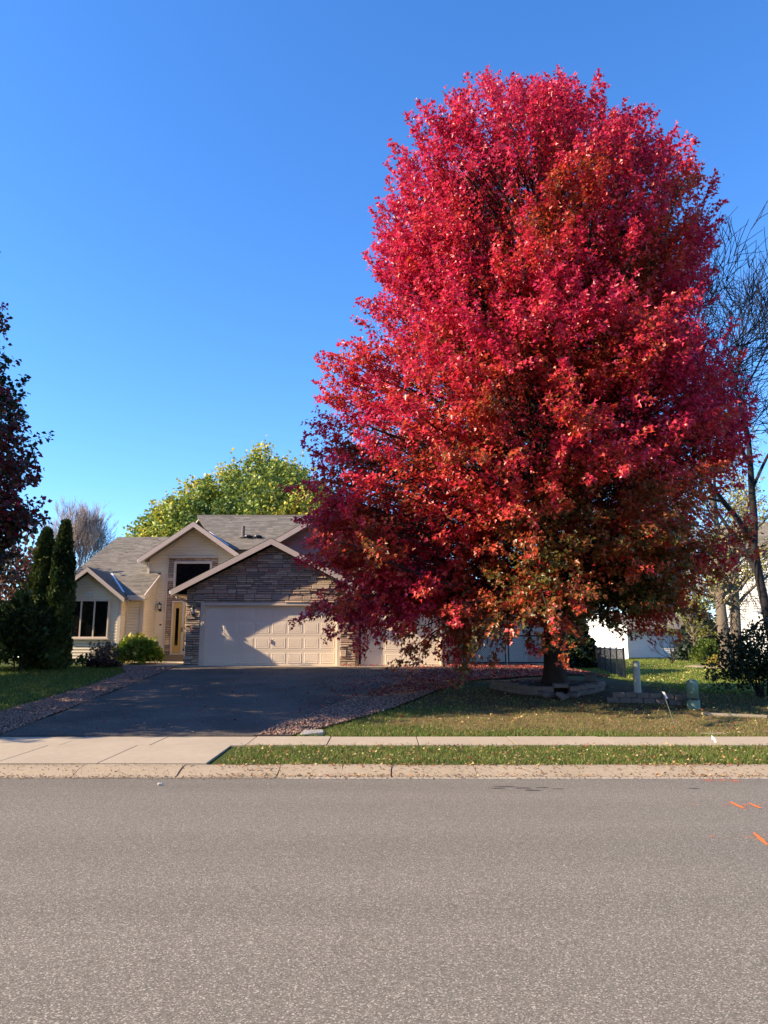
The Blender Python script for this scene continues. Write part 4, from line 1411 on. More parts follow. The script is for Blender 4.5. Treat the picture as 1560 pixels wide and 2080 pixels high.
# --- the red maple
rng = np.random.default_rng(11)
maple = thing('maple_tree', (4.3, 20, 0.95), 'tall crimson red maple standing in the block ring on the lawn', 'tree')
kl = knots((1.2, 1.0), (2.0, 2.2), (2.8, 4.3), (3.6, 5.3), (4.6, 5.65), (5.6, 5.7), (6.6, 5.75), (7.8, 5.9), (9.0, 5.7), (10.5, 5.0), (12.0, 4.62), (13.5, 4.45), (14.8, 4.2), (15.8, 3.85), (16.6, 3.4), (17.2, 2.7), (17.7, 0.5), (18.2, 0.1), (25, 0.1))
kr = knots((1.2, 0.8), (2.0, 1.2), (2.8, 2.4), (3.6, 3.5), (4.6, 4.2), (5.6, 4.45), (6.6, 4.8), (7.8, 4.85), (9.0, 4.55), (10.5, 4.2), (12.0, 4.35), (13.5, 4.55), (14.8, 4.2), (15.8, 3.2), (16.6, 2.2), (17.2, 1.2), (17.7, 0.5), (18.2, 0.1), (25, 0.1))
def renv_m(th, z):
    l, r_ = float(kl(z)) * (1.0 if z < 10 else 0.96), float(kr(z)) * 0.925
    c, s_ = math.cos(th), math.sin(th)
    h = (l if c < 0 else r_)
    v = 0.43 * (l + r_)
    return 1.0 / math.sqrt((c / h) ** 2 + (s_ / v) ** 2)
prof_m = lambda z: 0.5 * (float(kl(z)) + float(kr(z))) * 0.86
ax_m = lambda z: (4.3 + 0.012 * z + 0.05 * math.sin(z * 0.7), 20 + 0.05 * math.cos(z * 0.6))
zt = [0.78, 0.9, 1.02, 1.2, 1.5, 1.9, 2.4, 3.0, 4, 5.5, 7, 9, 11, 13, 15, 16.2, 17]
rr_ = [0.52, 0.44, 0.36, 0.305, 0.28, 0.27, 0.27, 0.29, 0.24, 0.2, 0.17, 0.135, 0.11, 0.085, 0.055, 0.03, 0.008]
trunk_mesh(maple, [(*ax_m(z), z) for z in zt], rr_, M['bark'], k=22, roots=5)
W = Wood()
for k in range(5):                       # co-dominant leaders
    th = k * 1.2566 + 0.5
    S = np.array([*ax_m(2.5), 2.5]); T = np.array([4.4 + 1.9 * math.cos(th), 20 + 1.9 * math.sin(th), 13.5 + rng.uniform(-1, 2)])
    P = bez(S, S + np.array([1.3 * math.cos(th), 1.3 * math.sin(th), 4.0]), T, 12)
    W.tube(P, np.linspace(0.16, 0.02, 12), 8)
low = [(-1.0, 19.2, 5.0), (-1.05, 18.6, 5.6), (-1.1, 19.8, 6.2), (-1.0, 18.9, 4.5), (-1.1, 20.3, 5.4), (-0.95, 19.0, 3.9), (-0.9, 18.3, 3.4), (-0.8, 19.6, 3.1), (-0.4, 18.2, 3.1), (-0.9, 20.2, 4.3), (-0.7, 17.6, 4.2), (1.1, 18.2, 2.1), (1.9, 17.2, 2.8), (-1.1, 20, 3.1), (0.2, 19.0, 2.9), (3.4, 16.4, 2.9), (4.1, 17.9, 2.75), (7.0, 17.4, 4.2), (7.9, 18.6, 4.0), (8.1, 20, 4.0), (7.4, 21, 3.8), (6.2, 17.6, 4.1), (-0.4, 22, 2.8), (2.4, 18.6, 2.8), (7.0, 19.4, 3.8)]
LP, LD, q, out = broad_crown(W, (4.3, 20), ax_m, prof_m, 3.3, 16.2, 44, rng, leaves=7, extra=low, low_dens=2.4, z_min=2.3, ysq=0.86)
S2 = spray_crown(W, ax_m, renv_m, 3.05, 17.4, 450, 6, 1900, rng, leaves=(58, 36), lobe_sig=0.36, pull=0.5, length=(0.45, 1.25), sig=0.105, seed=3)
LP, LD, q, out = [np.concatenate([a_, b_]) for a_, b_ in zip((LP, LD, q, out), S2)]
W.build('branches', M['bark'], maple)
n = len(LP)
D, Nn = leaf_frames(LD, out, rng)
nz = vnoise(LP, 0.9, 21); nz2 = vnoise(LP, 3.0, 22)
PAL = np.array([(0.64, 0.03, 0.10), (0.48, 0.018, 0.065), (0.68, 0.05, 0.065), (0.56, 0.085, 0.035), (0.30, 0.10, 0.028), (0.11, 0.10, 0.022)])
# how far the leaf has turned: outer and higher leaves first
turn = 0.55 * np.minimum(q, 1.05) + 0.034 * (LP[:, 2] - 4) - 0.07 + 0.27 * nz + 0.14 * nz2 + rng.normal(0, 0.11, n) + 0.05 - 0.05 * sstep((7.0 - LP[:, 2]) / 4)
edges = np.array([0.12, 0.32, 0.5, 0.68])
cls = np.select([turn < edges[0], turn < edges[1], turn < edges[2], turn < edges[3]], [5, 4, 3, 2], 0)
pick = rng.uniform(0, 1, n)
cls = np.where((cls == 0) & (pick < 0.35), 1, cls)
cls = np.where((cls == 0) & (pick > 0.8), 2, cls)
colr = PAL[cls] * rng.uniform(0.75, 1.25, (n, 1))
leaf_mesh('crown', LP, D, Nn, rng.uniform(0.085, 0.14, n), colr, M['leaf'], maple)
print('maple leaves', n)

# --- the maple left of the frame
rng = np.random.default_rng(12)
BX, BY = -16.15, 18.9
BZ = gzf(BX, BY)
maple2 = thing('maple_tree', (BX, BY, BZ), 'dark red maple in its own shade, cut off by the left picture edge', 'tree')
pk2 = knots((1.5, 2.6), (2.9, 5.1), (4.1, 5.9), (5.2, 6.5), (6.2, 6.6), (7.8, 6.3), (10, 5.6), (12, 5.0), (14, 4.0), (15.6, 2.7), (16.6, 1.2), (17.2, 0.2), (25, 0.1))
prof_2 = lambda z: float(pk2(z))
ax_2 = lambda z: (BX + 0.05 * math.sin(z * 0.6), BY)
trunk_mesh(maple2, [(*ax_2(z), z) for z in (BZ - .1, BZ + .1, BZ + .3, 1.8, 3, 5, 8, 11, 14, 15.8)], (0.42, 0.36, 0.3, 0.26, 0.25, 0.2, 0.14, 0.09, 0.04, 0.01), M['bark'], k=12, roots=4)
W = Wood()
LP, LD, q, out = spray_crown(W, ax_2, lambda th, z: prof_2(z) * (1 - 0.10 * abs(math.sin(th))), 2.6, 16.6, 440, 6, 1300, rng, leaves=(38, 26), pull=0.4, asc=(-8, 60), seed=5)
for k in range(26):
    a_ = k * 2.4; z_ = 3.5 + k * 0.42
    T_ = np.array([BX + prof_2(z_) * 0.8 * math.cos(a_), BY + prof_2(z_) * 0.8 * math.sin(a_), z_]); S_ = np.array([BX, BY, max(2.6, z_ - 2.5)])
    W.tube(bez(S_, (S_ + T_) / 2 + np.array([0, 0, -0.2]), T_, 8), np.linspace(0.09, 0.015, 8), 6)
W.build('branches', M['bark'], maple2)
n = len(LP)
D, Nn = leaf_frames(LD, out, rng)
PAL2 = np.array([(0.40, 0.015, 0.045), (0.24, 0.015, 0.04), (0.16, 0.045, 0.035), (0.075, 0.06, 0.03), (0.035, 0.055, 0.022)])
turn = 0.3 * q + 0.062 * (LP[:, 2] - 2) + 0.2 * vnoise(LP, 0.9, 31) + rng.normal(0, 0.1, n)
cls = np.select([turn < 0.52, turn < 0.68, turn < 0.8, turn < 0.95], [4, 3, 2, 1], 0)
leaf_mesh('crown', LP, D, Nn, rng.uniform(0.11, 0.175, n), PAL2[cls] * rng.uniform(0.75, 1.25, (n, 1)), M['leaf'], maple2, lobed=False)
print('maple2 leaves', n)

# --- maples across the road, behind the viewpoint: they show as reflections in the windows
def copy_tree(root, loc, rz, label, group):
    c = root.copy(); COL.objects.link(c)
    c.location = loc; c.rotation_euler = (0, 0, rz)
    c['label'] = label; c['group'] = group
    for ch in root.children:
        d = ch.copy(); COL.objects.link(d); d.parent = c
        d.matrix_parent_inverse = ch.matrix_parent_inverse.copy()
    return c


for k, (x, y) in enumerate(((-36, -15), (-27, -13), (-18.5, -15), (-9, -14), (2, -16))):
    copy_tree(maple, (x, y, 0.2), k * 1.3, 'red maple across the road, seen as a reflection in the house windows', 'maples across the road')


# --- yellow-green tree behind the house
rng = np.random.default_rng(13)
def bushy_tree(name, label, cx, cy, z0, prof, zlo, zhi, n_limbs, leaf, leaves, palette, seed, trunk_r, zmin, bark, group=None, cat='tree', lobes=0, **kw):
    rng = np.random.default_rng(seed)
    t = thing(name, (cx, cy, z0), label, cat, group)
    ax = lambda z: (cx + 0.1 * math.sin(z), cy)
    zz = np.linspace(z0 - 0.1, zhi, 9)
    trunk_mesh(t, [(*ax(z), z) for z in zz], np.linspace(1, 0.05, 9) * trunk_r, bark, k=9)
    W = Wood()
    LP, LD, q, out = broad_crown(W, (cx, cy), ax, prof, zlo, zhi, n_limbs, rng, leaves=leaves, z_min=zmin, twig_k=0, **kw)
    if lobes:
        S2 = spray_crown(W, ax, lambda th, z: prof(z), zlo, zhi, lobes, 6, lobes, rng, leaves=(26, 18), length=(0.7, 1.6), sig=0.22, lobe_sig=0.5, pull=0.6, asc=(25, 80), seed=seed)
        LP, LD, q, out = [np.concatenate([a_, b_]) for a_, b_ in zip((LP, LD, q, out), S2)]
    W.build('branches', bark, t)
    n = len(LP)
    D, Nn = leaf_frames(LD, out, rng)
    pal = np.array(palette)
    s = 0.5 + 0.35 * vnoise(LP, 0.55, seed) + 0.15 * vnoise(LP, 1.8, seed + 1) + rng.normal(0, 0.16, n) + 0.18 * (q - 0.7)
    c = pal[np.clip((s * len(pal)).astype(int), 0, len(pal) - 1)] * rng.uniform(0.75, 1.25, (n, 1))
    leaf_mesh('crown', LP, D, Nn, rng.uniform(leaf * 0.75, leaf * 1.25, n), c, M['foliage'], t, lobed=False)
    return n


YG = [(0.09, 0.15, 0.028), (0.16, 0.225, 0.035), (0.23, 0.30, 0.045), (0.32, 0.36, 0.05), (0.54, 0.46, 0.06)]
pg = knots((2, 2), (4, 6.0), (7, 8.2), (9, 8.0), (11, 6.4), (12.6, 4.4), (13.8, 2.6), (14.6, 1.0), (15.4, 0.2), (25, 0.1))
n = bushy_tree('maple_tree', 'broad yellow green tree rising behind the house roof', -7.5, 47, 1.7, lambda z: float(pg(z / 0.94)) * 0.93, 4.0, 13.6, 60, 0.20, 5, YG, 41, 0.4, 3.0, M['bark_pale'], sec_step=0.6, sec_len=(0.9, 2.2), twig_step=0.34, lobes=470)
print('green leaves', n)


# --- bare trees
def bare(W, p, d, ln, r, depth, rng, up=0.12, spread=(18, 42), nch=(2, 4), shrink=(0.62, 0.82), keep=None, minr=0.004):
    n = 4
    pts = [p]
    dd = d.copy()
    for k in range(n):
        dd = dd + rng.normal(0, 0.07, 3) + np.array([0, 0, up * 0.25]); dd /= np.linalg.norm(dd)
        pts.append(pts[-1] + dd * ln / n)
    W.tube(pts, np.linspace(r, r * 0.62, n + 1), 6 if r > 0.05 else (4 if r > 0.015 else 3))
    if depth == 0: return
    k = rng.integers(nch[0], nch[1] + 1)
    for j in range(k):
        s = 1.0 if j == 0 else rng.uniform(0.35, 1.0)
        idx = min(n, max(1, int(round(s * n))))
        nd = rot_about(dd, R(rng.uniform(*spread)) * (0.45 if j == 0 else 1), rng)
        nd[2] += up; nd /= np.linalg.norm(nd)
        bare(W, pts[idx], nd, ln * rng.uniform(*shrink), max(minr, r * (0.72 if j == 0 else rng.uniform(0.4, 0.6))), depth - 1, rng, up, spread, nch, shrink, keep, minr)


def bare_tree(name, label, base, d0, ln, r, depth, seed, m, cat='tree', stems=1, up=0.12, group=None, spread=(18, 42), nch=(2, 4), shrink=(0.62, 0.82), minr=0.004):
    rng = np.random.default_rng(seed)
    t = thing(name, base, label, cat, group)
    W = Wood()
    for s in range(stems):
        d = np.array(d0, float)
        if stems > 1:
            a = s * 6.283 / stems + 0.4
            d = d + np.array([math.cos(a), math.sin(a), 0]) * 0.32
        d /= np.linalg.norm(d)
        bare(W, np.array(base, float) - np.array([0, 0, 0.1]), d, ln, r, depth, rng, up, spread, nch, shrink, None, minr)
    W.build('branches', m, t)
    return t


bx = at(1588, 1375, 27)
bare_tree('bare_tree', 'tall leafless tree with dark limbs at the right picture edge', (bx.x, 27, gzf(bx.x, 27)), (-0.05, 0, 1), 5.0, 0.2, 7, 52, M['bark_dark'], up=0.04, nch=(3, 4), spread=(22, 54), shrink=(0.69, 0.82), minr=0.013)
bx = at(135, 1345, 60)
bare_tree('bare_tree', 'far leafless tree with a round fan of pale twigs behind the arborvitae', (bx.x, 60, 1.7), (0.02, 0, 1), 3.6, 0.22, 7, 55, M['twig_grey'], up=0.16, nch=(3, 4), spread=(14, 34), shrink=(0.68, 0.82), minr=0.012)
sx = at(1365, 1336, 50)
bare_tree('bare_shrub', 'small leafless shrub in front of the neighbouring white garage', (sx.x, 50, gzf(sx.x, 50)), (0, 0, 1), 0.7, 0.04, 4, 57, M['bark_dark'], cat='shrub', stems=3, minr=0.006)


# --- two leaning trunks with thin yellow leaves
def leaning_tree(label, px0, py0, Y, way, seed, r0, cover):
    rng = np.random.default_rng(seed)
    b = at(px0, py0, Y)
    z0 = gzf(b.x, Y)
    t = thing('cottonwood_tree', (b.x, Y, z0), label, 'tree', 'trunks with thin yellow leaves by the white house')
    P = [np.array([b.x, Y, z0 - 0.15])] + [np.array(at(px, py, Y + 0.2 * k)) for k, (px, py) in enumerate(way)]
    path = np.array(P)
    tt = np.linspace(0, len(P) - 1, 14)
    path = np.stack([np.interp(tt, range(len(P)), path[:, k]) for k in range(3)], -1)
    rad = np.linspace(r0, r0 * 0.3, 14); rad[0] *= 1.35
    trunk_mesh(t, path, rad, M['bark_pale'], k=12)
    W = Wood()
    tips = []
    for i in range(4, 14):
        for _ in range(2):
            d = rot_about(np.array([0, 0, 1.0]), R(rng.uniform(35, 70)), rng)
            bare(W, path[i], d, rng.uniform(1.2, 2.0), rad[i] * 0.45, 3, rng, 0.03, (20, 50), (2, 3), (0.6, 0.8), None, 0.008)
    W.build('branches', M['bark_pale'], t)
    V = np.concatenate(W.V)
    V = V[V[:, 2] > z0 + 1.8]
    n = cover
    c = V[rng.integers(0, len(V), n)] + rng.normal(0, 0.16, (n, 3)) - np.array([0, 0, 0.1])
    D = unit(rng.normal(0, 0.5, (n, 3)) + np.array([0, 0, -0.8])); Nn = unit(rng.normal(0, 1, (n, 3)))
    pal = np.array([(0.42, 0.36, 0.06), (0.30, 0.28, 0.06), (0.5, 0.46, 0.14), (0.22, 0.22, 0.06)])
    leaf_mesh('crown', c, D, Nn, rng.uniform(0.08, 0.15, n), pal[rng.integers(0, 4, n)], M['foliage'], t, lobed=False)


leaning_tree('leaning yellow leaved tree, the left trunk in front of the white house', 1478, 1340, 41, [(1466, 1250), (1461, 1180), (1458, 1080), (1440, 980)], 61, 0.33, 3600)
leaning_tree('straight yellow leaved tree, the right trunk in front of the white house', 1495, 1338, 42, [(1494, 1250), (1492, 1180), (1500, 1090), (1530, 980)], 62, 0.32, 4200)
pw = knots((0, .3), (2.2, 1.2), (4, 2.0), (6, 1.6), (7, .5), (8, 0.1), (25, .1))
wx = at(1412, 1340, 52)
bushy_tree('small_tree', 'small yellow tree with drooping leaves beside the rounded green shrub', wx.x, 52, 1.4, lambda z: float(pw(z)), 3.2, 7.0, 16, 0.16, 5, [(0.16, 0.17, 0.03), (0.32, 0.30, 0.05), (0.46, 0.42, 0.08)], 63, 0.12, 2.4, M['bark_pale'], sec_step=0.5, sec_len=(0.5, 1.0), twig_step=0.3)
pf = knots((0, 1), (3, 4.5), (7, 5.5), (11, 4.5), (15, 2.2), (17, .4), (25, .1))
fx = at(1545, 1340, 74)
bushy_tree('autumn_tree', 'pale yellow tree far behind the white house', fx.x, 74, 1.7, lambda z: float(pf(z)), 3.5, 16.5, 34, 0.3, 5, [(0.18, 0.19, 0.05), (0.34, 0.30, 0.08), (0.46, 0.40, 0.13)], 64, 0.3, 3, M['bark_pale'], sec_step=0.8, sec_len=(0.9, 2.0), twig_step=0.45)
fx = at(1395, 1340, 84)
bushy_tree('autumn_tree', 'olive and yellow tree far behind the white garage', fx.x, 84, 1.7, lambda z: float(pf(z)) * 1.1, 3.5, 14.5, 30, 0.32, 5, [(0.10, 0.12, 0.04), (0.22, 0.22, 0.06), (0.36, 0.32, 0.10)], 65, 0.3, 3, M['bark_pale'], sec_step=0.8, sec_len=(0.9, 2.0), twig_step=0.45)


# --- conifers and shrubs
def spray_mass(P, O, rng, size, palette, droop=0.0, up=0.8, jit=0.4, m=None, parent=None, name='foliage'):
    """P points, O outward directions"""
    n = len(P)
    D = unit(O * 0.6 + np.array([0, 0, up]) + rng.normal(0, jit, (n, 3)))
    Nn = unit(O + rng.normal(0, 0.5, (n, 3)))
    pal = np.array(palette)
    s = np.clip((0.5 + 0.4 * vnoise(P, 2.2, 71) + rng.normal(0, 0.2, n)) * len(pal), 0, len(pal) - 1).astype(int)
    c = pal[s] * rng.uniform(0.7, 1.3, (n, 1))
    return leaf_mesh(name, P, D, Nn, rng.uniform(size * 0.6, size * 1.3, n), c, m or M['needle'], parent, lobed=False)


def arborvitae(label, x, y, h, rmax, n, seed, bumps=7):
    rng = np.random.default_rng(seed)
    z0 = gzf(x, y)
    t = thing('arborvitae', (x, y, z0), label, 'shrub', 'arborvitae beside the left window')
    mb = MB(); mb.tube([(x, y, z0 - 0.1), (x, y, z0 + h * 0.9)], [0.12, 0.02], 8); mb.build('trunk', M['bark'], t)
    f = rng.uniform(0, 1, n) ** 0.8
    z = f * h
    th = rng.uniform(0, 2 * np.pi, n)
    prof = rmax * np.interp(f, [0, 0.12, 0.35, 0.6, 0.8, 0.93, 1], [1.0, 1.15, 1.05, 0.85, 0.58, 0.3, 0.05])
    lob = 1 + 0.16 * np.sin(th * 3 + z * 2.1 + seed) + 0.12 * np.sin(th * 5 - z * 3.3) + 0.08 * np.sin(z * 9 + th)
    r = prof * lob * np.sqrt(rng.uniform(0.45, 1.0, n))
    O = np.stack([np.cos(th), np.sin(th), 0.2 + 0 * th], -1)
    P = np.stack([x + r * np.cos(th), y + r * np.sin(th), z0 + z], -1)
    spray_mass(P, O, rng, 0.17, [(0.018, 0.036, 0.012), (0.03, 0.058, 0.016), (0.05, 0.085, 0.022), (0.08, 0.105, 0.026)], parent=t)


p1, p2 = at(74, 1345, 27.6), at(112, 1345, 27.2)
arborvitae('dark pointed arborvitae, the bushier one on the left of the pair', p1.x, 27.6, 4.9, 0.46, 13000, 81)
arborvitae('dark pointed arborvitae standing beside the three pane window', p2.x, 27.2, 5.15, 0.38, 12000, 82)


def blob_shrub(name, label, x, y, w, h, n, size, palette, seed, m=None, cat='shrub', stems=10, flat=1.0, upr=0.6, ragged=0.2, lobed=False, group=None, zbase=None, twigs=M['bark_dark']):
    rng = np.random.default_rng(seed)
    z0 = gzf(x, y) if zbase is None else zbase
    t = thing(name, (x, y, z0), label, cat, group)
    W = Wood()
    for _ in range(stems):
        a = rng.uniform(0, 6.28); rr = rng.uniform(0.3, 0.85)
        tip = np.array([x + w * rr * math.cos(a), y + w * flat * rr * math.sin(a), z0 + h * rng.uniform(0.6, 0.95)])
        b = np.array([x + 0.12 * w * math.cos(a), y + 0.12 * w * math.sin(a), z0 - 0.05])
        W.tube(bez(b, (b + tip) / 2 + np.array([0, 0, 0.15 * h]), tip, 5), np.linspace(0.016, 0.005, 5), 4)
    W.build('stems', twigs, t)
    u = unit(rng.normal(0, 1, (n, 3)))
    u[:, 2] = np.abs(u[:, 2]) * 1.0 - 0.25 * (rng.uniform(0, 1, n) < 0.3)
    rad = rng.uniform(0.3, 1, n) ** 0.4 * (1 + ragged * vnoise(u, 3.2, seed) + 0.5 * ragged * vnoise(u, 8, seed + 1))
    P = np.stack([x + u[:, 0] * w * rad, y + u[:, 1] * w * flat * rad, z0 + h * (0.28 + 0.72 * u[:, 2] * rad)], -1)
    P = P[P[:, 2] > z0 + 0.02]; O = u[:len(P)]
    n = len(P)
    D = unit(unit(P - np.array([x, y, z0 + 0.2 * h])) * 0.7 + np.array([0, 0, upr]) + rng.normal(0, 0.5, (n, 3)))
    Nn = unit(unit(P - np.array([x, y, z0])) + np.array([0, 0, 0.6]) + rng.normal(0, 0.5, (n, 3)))
    pal = np.array(palette)
    s = np.clip((0.5 + 0.35 * vnoise(P, 2.5 / max(w, 0.4), seed) + rng.normal(0, 0.22, n)) * len(pal), 0, len(pal) - 1).astype(int)
    leaf_mesh('foliage', P, D, Nn, rng.uniform(size * 0.7, size * 1.3, n), pal[s] * rng.uniform(0.75, 1.25, (n, 1)), m or M['foliage'], t, lobed=lobed)
    return t


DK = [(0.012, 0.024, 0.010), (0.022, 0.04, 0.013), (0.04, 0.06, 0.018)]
OL = [(0.04, 0.065, 0.015), (0.07, 0.10, 0.02), (0.11, 0.13, 0.03)]
p = at(38, 1345, 26.6); blob_shrub('yew_shrub', 'broad olive green evergreen shrub in front of the arborvitae pair', p.x, 26.6, 1.0, 3.0, 9000, 0.16, [(0.018, 0.034, 0.012)] + OL[:2], 91, M['needle'], ragged=0.3)
p = at(-10, 1345, 27); blob_shrub('yew_shrub', 'olive evergreen shrub touching the left picture edge', p.x, 27.0, 0.95, 2.0, 6000, 0.15, OL, 92, M['needle'], ragged=0.3)
p = at(15, 1250, 33); blob_shrub('burning_bush', 'tall reddish brown thinning bush behind the arborvitae', p.x, 33.5, 2.2, 5.2, 5000, 0.2, [(0.10, 0.06, 0.045), (0.16, 0.09, 0.07), (0.22, 0.08, 0.07), (0.12, 0.11, 0.05)], 93, M['leaf_dry'], ragged=0.35, stems=24)
HY = [(0.12, 0.20, 0.022), (0.19, 0.27, 0.03), (0.28, 0.33, 0.045), (0.40, 0.36, 0.07)]
p = at(276, 1348, 29.2); hyd = blob_shrub('hydrangea', 'bright yellow green leafy hydrangea beside the front walk', p.x, 29.2, 0.78, 1.05, 1500, 0.21, HY, 94, ragged=0.18, upr=0.35)
p = at(318, 1335, 29.6)
rng = np.random.default_rng(5); P_ = np.stack([rng.normal(-8.75, 0.18, 70), rng.normal(29.5, 0.1, 70), rng.uniform(1.62, 2.0, 70)], -1)
leaf_mesh('flower_heads', P_, unit(rng.normal(0, 1, (70, 3))), unit(rng.normal(0, 1, (70, 3))), rng.uniform(0.07, 0.13, 70), np.array([(0.36, 0.13, 0.08), (0.45, 0.2, 0.12)])[rng.integers(0, 2, 70)], M['leaf_dry'], hyd)
# dried perennial: upright brown stalks with seed heads
rng = np.random.default_rng(95)
p = at(208, 1355, 28.2); z0 = gzf(p.x, 28.2)
dryp = thing('dried_perennial', (p.x, 28.2, z0), 'brown dried perennial with upright seed stalks by the gravel edge', 'plant')
W = Wood(); tips = []
for _ in range(120):
    a = rng.uniform(0, 6.28); r_ = 0.42 * math.sqrt(rng.uniform(0, 1)); b = np.array([p.x + r_ * math.cos(a), 28.2 + r_ * 0.7 * math.sin(a), z0])
    tip = b + np.array([rng.normal(0, 0.16), rng.normal(0, 0.1), rng.uniform(0.45, 0.98)])
    W.tube(bez(b, (b + tip) / 2, tip, 3), [0.006, 0.005, 0.004], 3); tips.append((b, tip))
W.build('stalks', mat('dry_stalks', (0.17, 0.11, 0.085), 0.9, 0.1, var=0.2, vscale=9), dryp)
P_ = np.concatenate([tp + (b - tp) * rng.uniform(0, 0.55, 9)[:, None] + rng.normal(0, 0.02, (9, 3)) for b, tp in tips])
n = len(P_)
leaf_mesh('seed_heads', P_, unit(rng.normal(0, 1, (n, 3))), unit(rng.normal(0, 1, (n, 3))), rng.uniform(0.04, 0.1, n), np.array([(0.20, 0.12, 0.09), (0.14, 0.085, 0.075), (0.26, 0.19, 0.12)])[rng.integers(0, 3, n)], M['leaf_dry'], dryp, lobed=False)
p = at(172, 1350, 28.3); blob_shrub('small_plant', 'low pale green plant under the window corner', p.x, 28.3, 0.3, 0.42, 160, 0.11, OL, 96)
p = at(205, 1362, 27.7); blob_shrub('ornamental_grass', 'low dark purple clump at the foot of the dried perennial', p.x, 27.8, 0.5, 0.28, 700, 0.10, [(0.05, 0.03, 0.03), (0.08, 0.045, 0.04), (0.12, 0.07, 0.05)], 97, M['leaf_dry'], flat=0.6)
# right side
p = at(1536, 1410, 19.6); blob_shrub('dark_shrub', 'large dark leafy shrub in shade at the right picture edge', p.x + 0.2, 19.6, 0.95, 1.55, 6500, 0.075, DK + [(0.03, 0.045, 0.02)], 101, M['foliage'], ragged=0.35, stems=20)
p = at(1436, 1345, 46); blob_shrub('rounded_shrub', 'rounded green shrub on the stone edged bed by the leaning trunks', p.x, 46, 0.95, 1.5, 3400, 0.13, [(0.06, 0.10, 0.018), (0.10, 0.15, 0.022), (0.15, 0.19, 0.035)], 102, ragged=0.12, upr=0.9)
p = at(1448, 1350, 44); blob_shrub('yellow_plant', 'low golden yellow plant at the foot of the leaning trunks', p.x, 43.5, 0.55, 0.65, 700, 0.12, [(0.32, 0.26, 0.05), (0.45, 0.36, 0.07), (0.22, 0.22, 0.05)], 103)
p = at(1468, 1345, 43); blob_shrub('small_plant', 'low brown plant against the leaning trunk base', p.x + .1, 43.0, 0.4, 0.55, 320, 0.1, [(0.14, 0.09, 0.05), (0.2, 0.14, 0.07)], 104, M['leaf_dry'])
def spruce(label, x, y, h, r, n, seed, pal, name='spruce_tree', group=None):
    rng = np.random.default_rng(seed)
    z0 = gzf(x, y)
    t = thing(name, (x, y, z0), label, 'tree', group)
    mb = MB(); mb.tube([(x, y, z0 - 0.1), (x, y, z0 + h * 0.95)], [0.16, 0.02], 8); mb.build('trunk', M['bark'], t)
    f = 1 - np.sqrt(rng.uniform(0, 1, n))
    th = rng.uniform(0, 2 * np.pi, n)
    tier = 0.72 + 0.28 * np.abs(np.sin(f * h * 3.2 + 0.6 * np.sin(th * 4 + seed)))
    rad = r * (1 - f) * tier * np.sqrt(rng.uniform(0.2, 1, n)) * (1 + 0.2 * np.sin(th * 7 + f * 20))
    O = np.stack([np.cos(th), np.sin(th), -0.2 + 0 * th], -1)
    P = np.stack([x + rad * np.cos(th), y + rad * np.sin(th), z0 + f * h - 0.12 * rad], -1)
    spray_mass(P, O, rng, 0.24, pal, up=0.05, parent=t)


p = at(1425, 1335, 56); spruce('dark blue green spruce between the white garage and the white house', p.x, 56, 4.6, 2.3, 7000, 111, [(0.012, 0.026, 0.014), (0.022, 0.042, 0.024), (0.05, 0.075, 0.055)])
p = at(1172, 1340, 44); spruce('dark evergreen beside the maple trunk behind the black fence', p.x, 44, 3.4, 1.5, 5000, 112, DK)
p = at(1150, 1340, 47); spruce('dark evergreen half hidden by the maple trunk', p.x, 47, 4.0, 1.4, 4000, 113, DK)
p = at(1215, 1335, 66); blob_shrub('autumn_shrub', 'tan and yellow shrub behind the fence beside the white garage', p.x, 66, 2.6, 2.8, 2600, 0.28, [(0.22, 0.18, 0.07), (0.32, 0.26, 0.1), (0.18, 0.13, 0.08)], 114)

# ------------------------------------------------------------------ neighbours' buildings
p0, p1_ = at(1262, 1336, 60), at(1366, 1336, 60)
wg = thing('white_garage', (p0.x, 60, 1.65), 'white sided garage with dark eave line beyond the side lawn', 'garage')
mb = MB(); mb.box(p0.x, p1_.x + 1.5, 60.03, 67, 1.5, 3.95); w_ = mb.build('wall', M['white_siding'], wg)
mb = MB(); siding(mb, [(p0.x, 1.8), (p1_.x + 1.5, 1.8), (p1_.x + 1.5, 3.9), (p0.x, 3.9)], 60.02, course=0.15); mb.build('siding', M['white_siding'], w_, kind='stuff')
roof_plane(wg, [(p0.x - .3, 59.6, 3.95), (p1_.x + 1.8, 59.6, 3.95), (p1_.x + 1.8, 63.5, 5.4), (p0.x - .3, 63.5, 5.4)])
roof_plane(wg, [(p1_.x + 1.8, 67.4, 3.95), (p0.x - .3, 67.4, 3.95), (p0.x - .3, 63.5, 5.4), (p1_.x + 1.8, 63.5, 5.4)])
mb = MB(); mb.box(p0.x - .3, p1_.x + 1.8, 59.55, 59.6, 3.78, 3.94); mb.build('fascia', M['brown'], wg)
mb = MB(); mb.box(p0.x - 0.1, p1_.x + 1.6, 59.97, 60.0, 1.55, 1.78); mb.build('foundation', M['block'], wg)
# its tall gabled part, left end turned to the sun
a0, a1 = at(1208, 1336, 61), at(1262, 1336, 61)
mb = MB(); mb.mesh([(a0.x, 62.6, 1.5), (a1.x, 59.2, 1.5), (a1.x, 59.2, 4.1), (a0.x, 62.6, 5.6), (a0.x + 3, 66, 1.5), (a1.x + 1, 63, 1.5), (a1.x + 1, 63, 4.1), (a0.x + 3, 66, 5.6)],
                   [(0, 1, 2, 3), (1, 5, 6, 2), (5, 4, 7, 6), (4, 0, 3, 7), (3, 2, 6, 7)])
mb.build('wing_wall', M['white_siding'], wg)
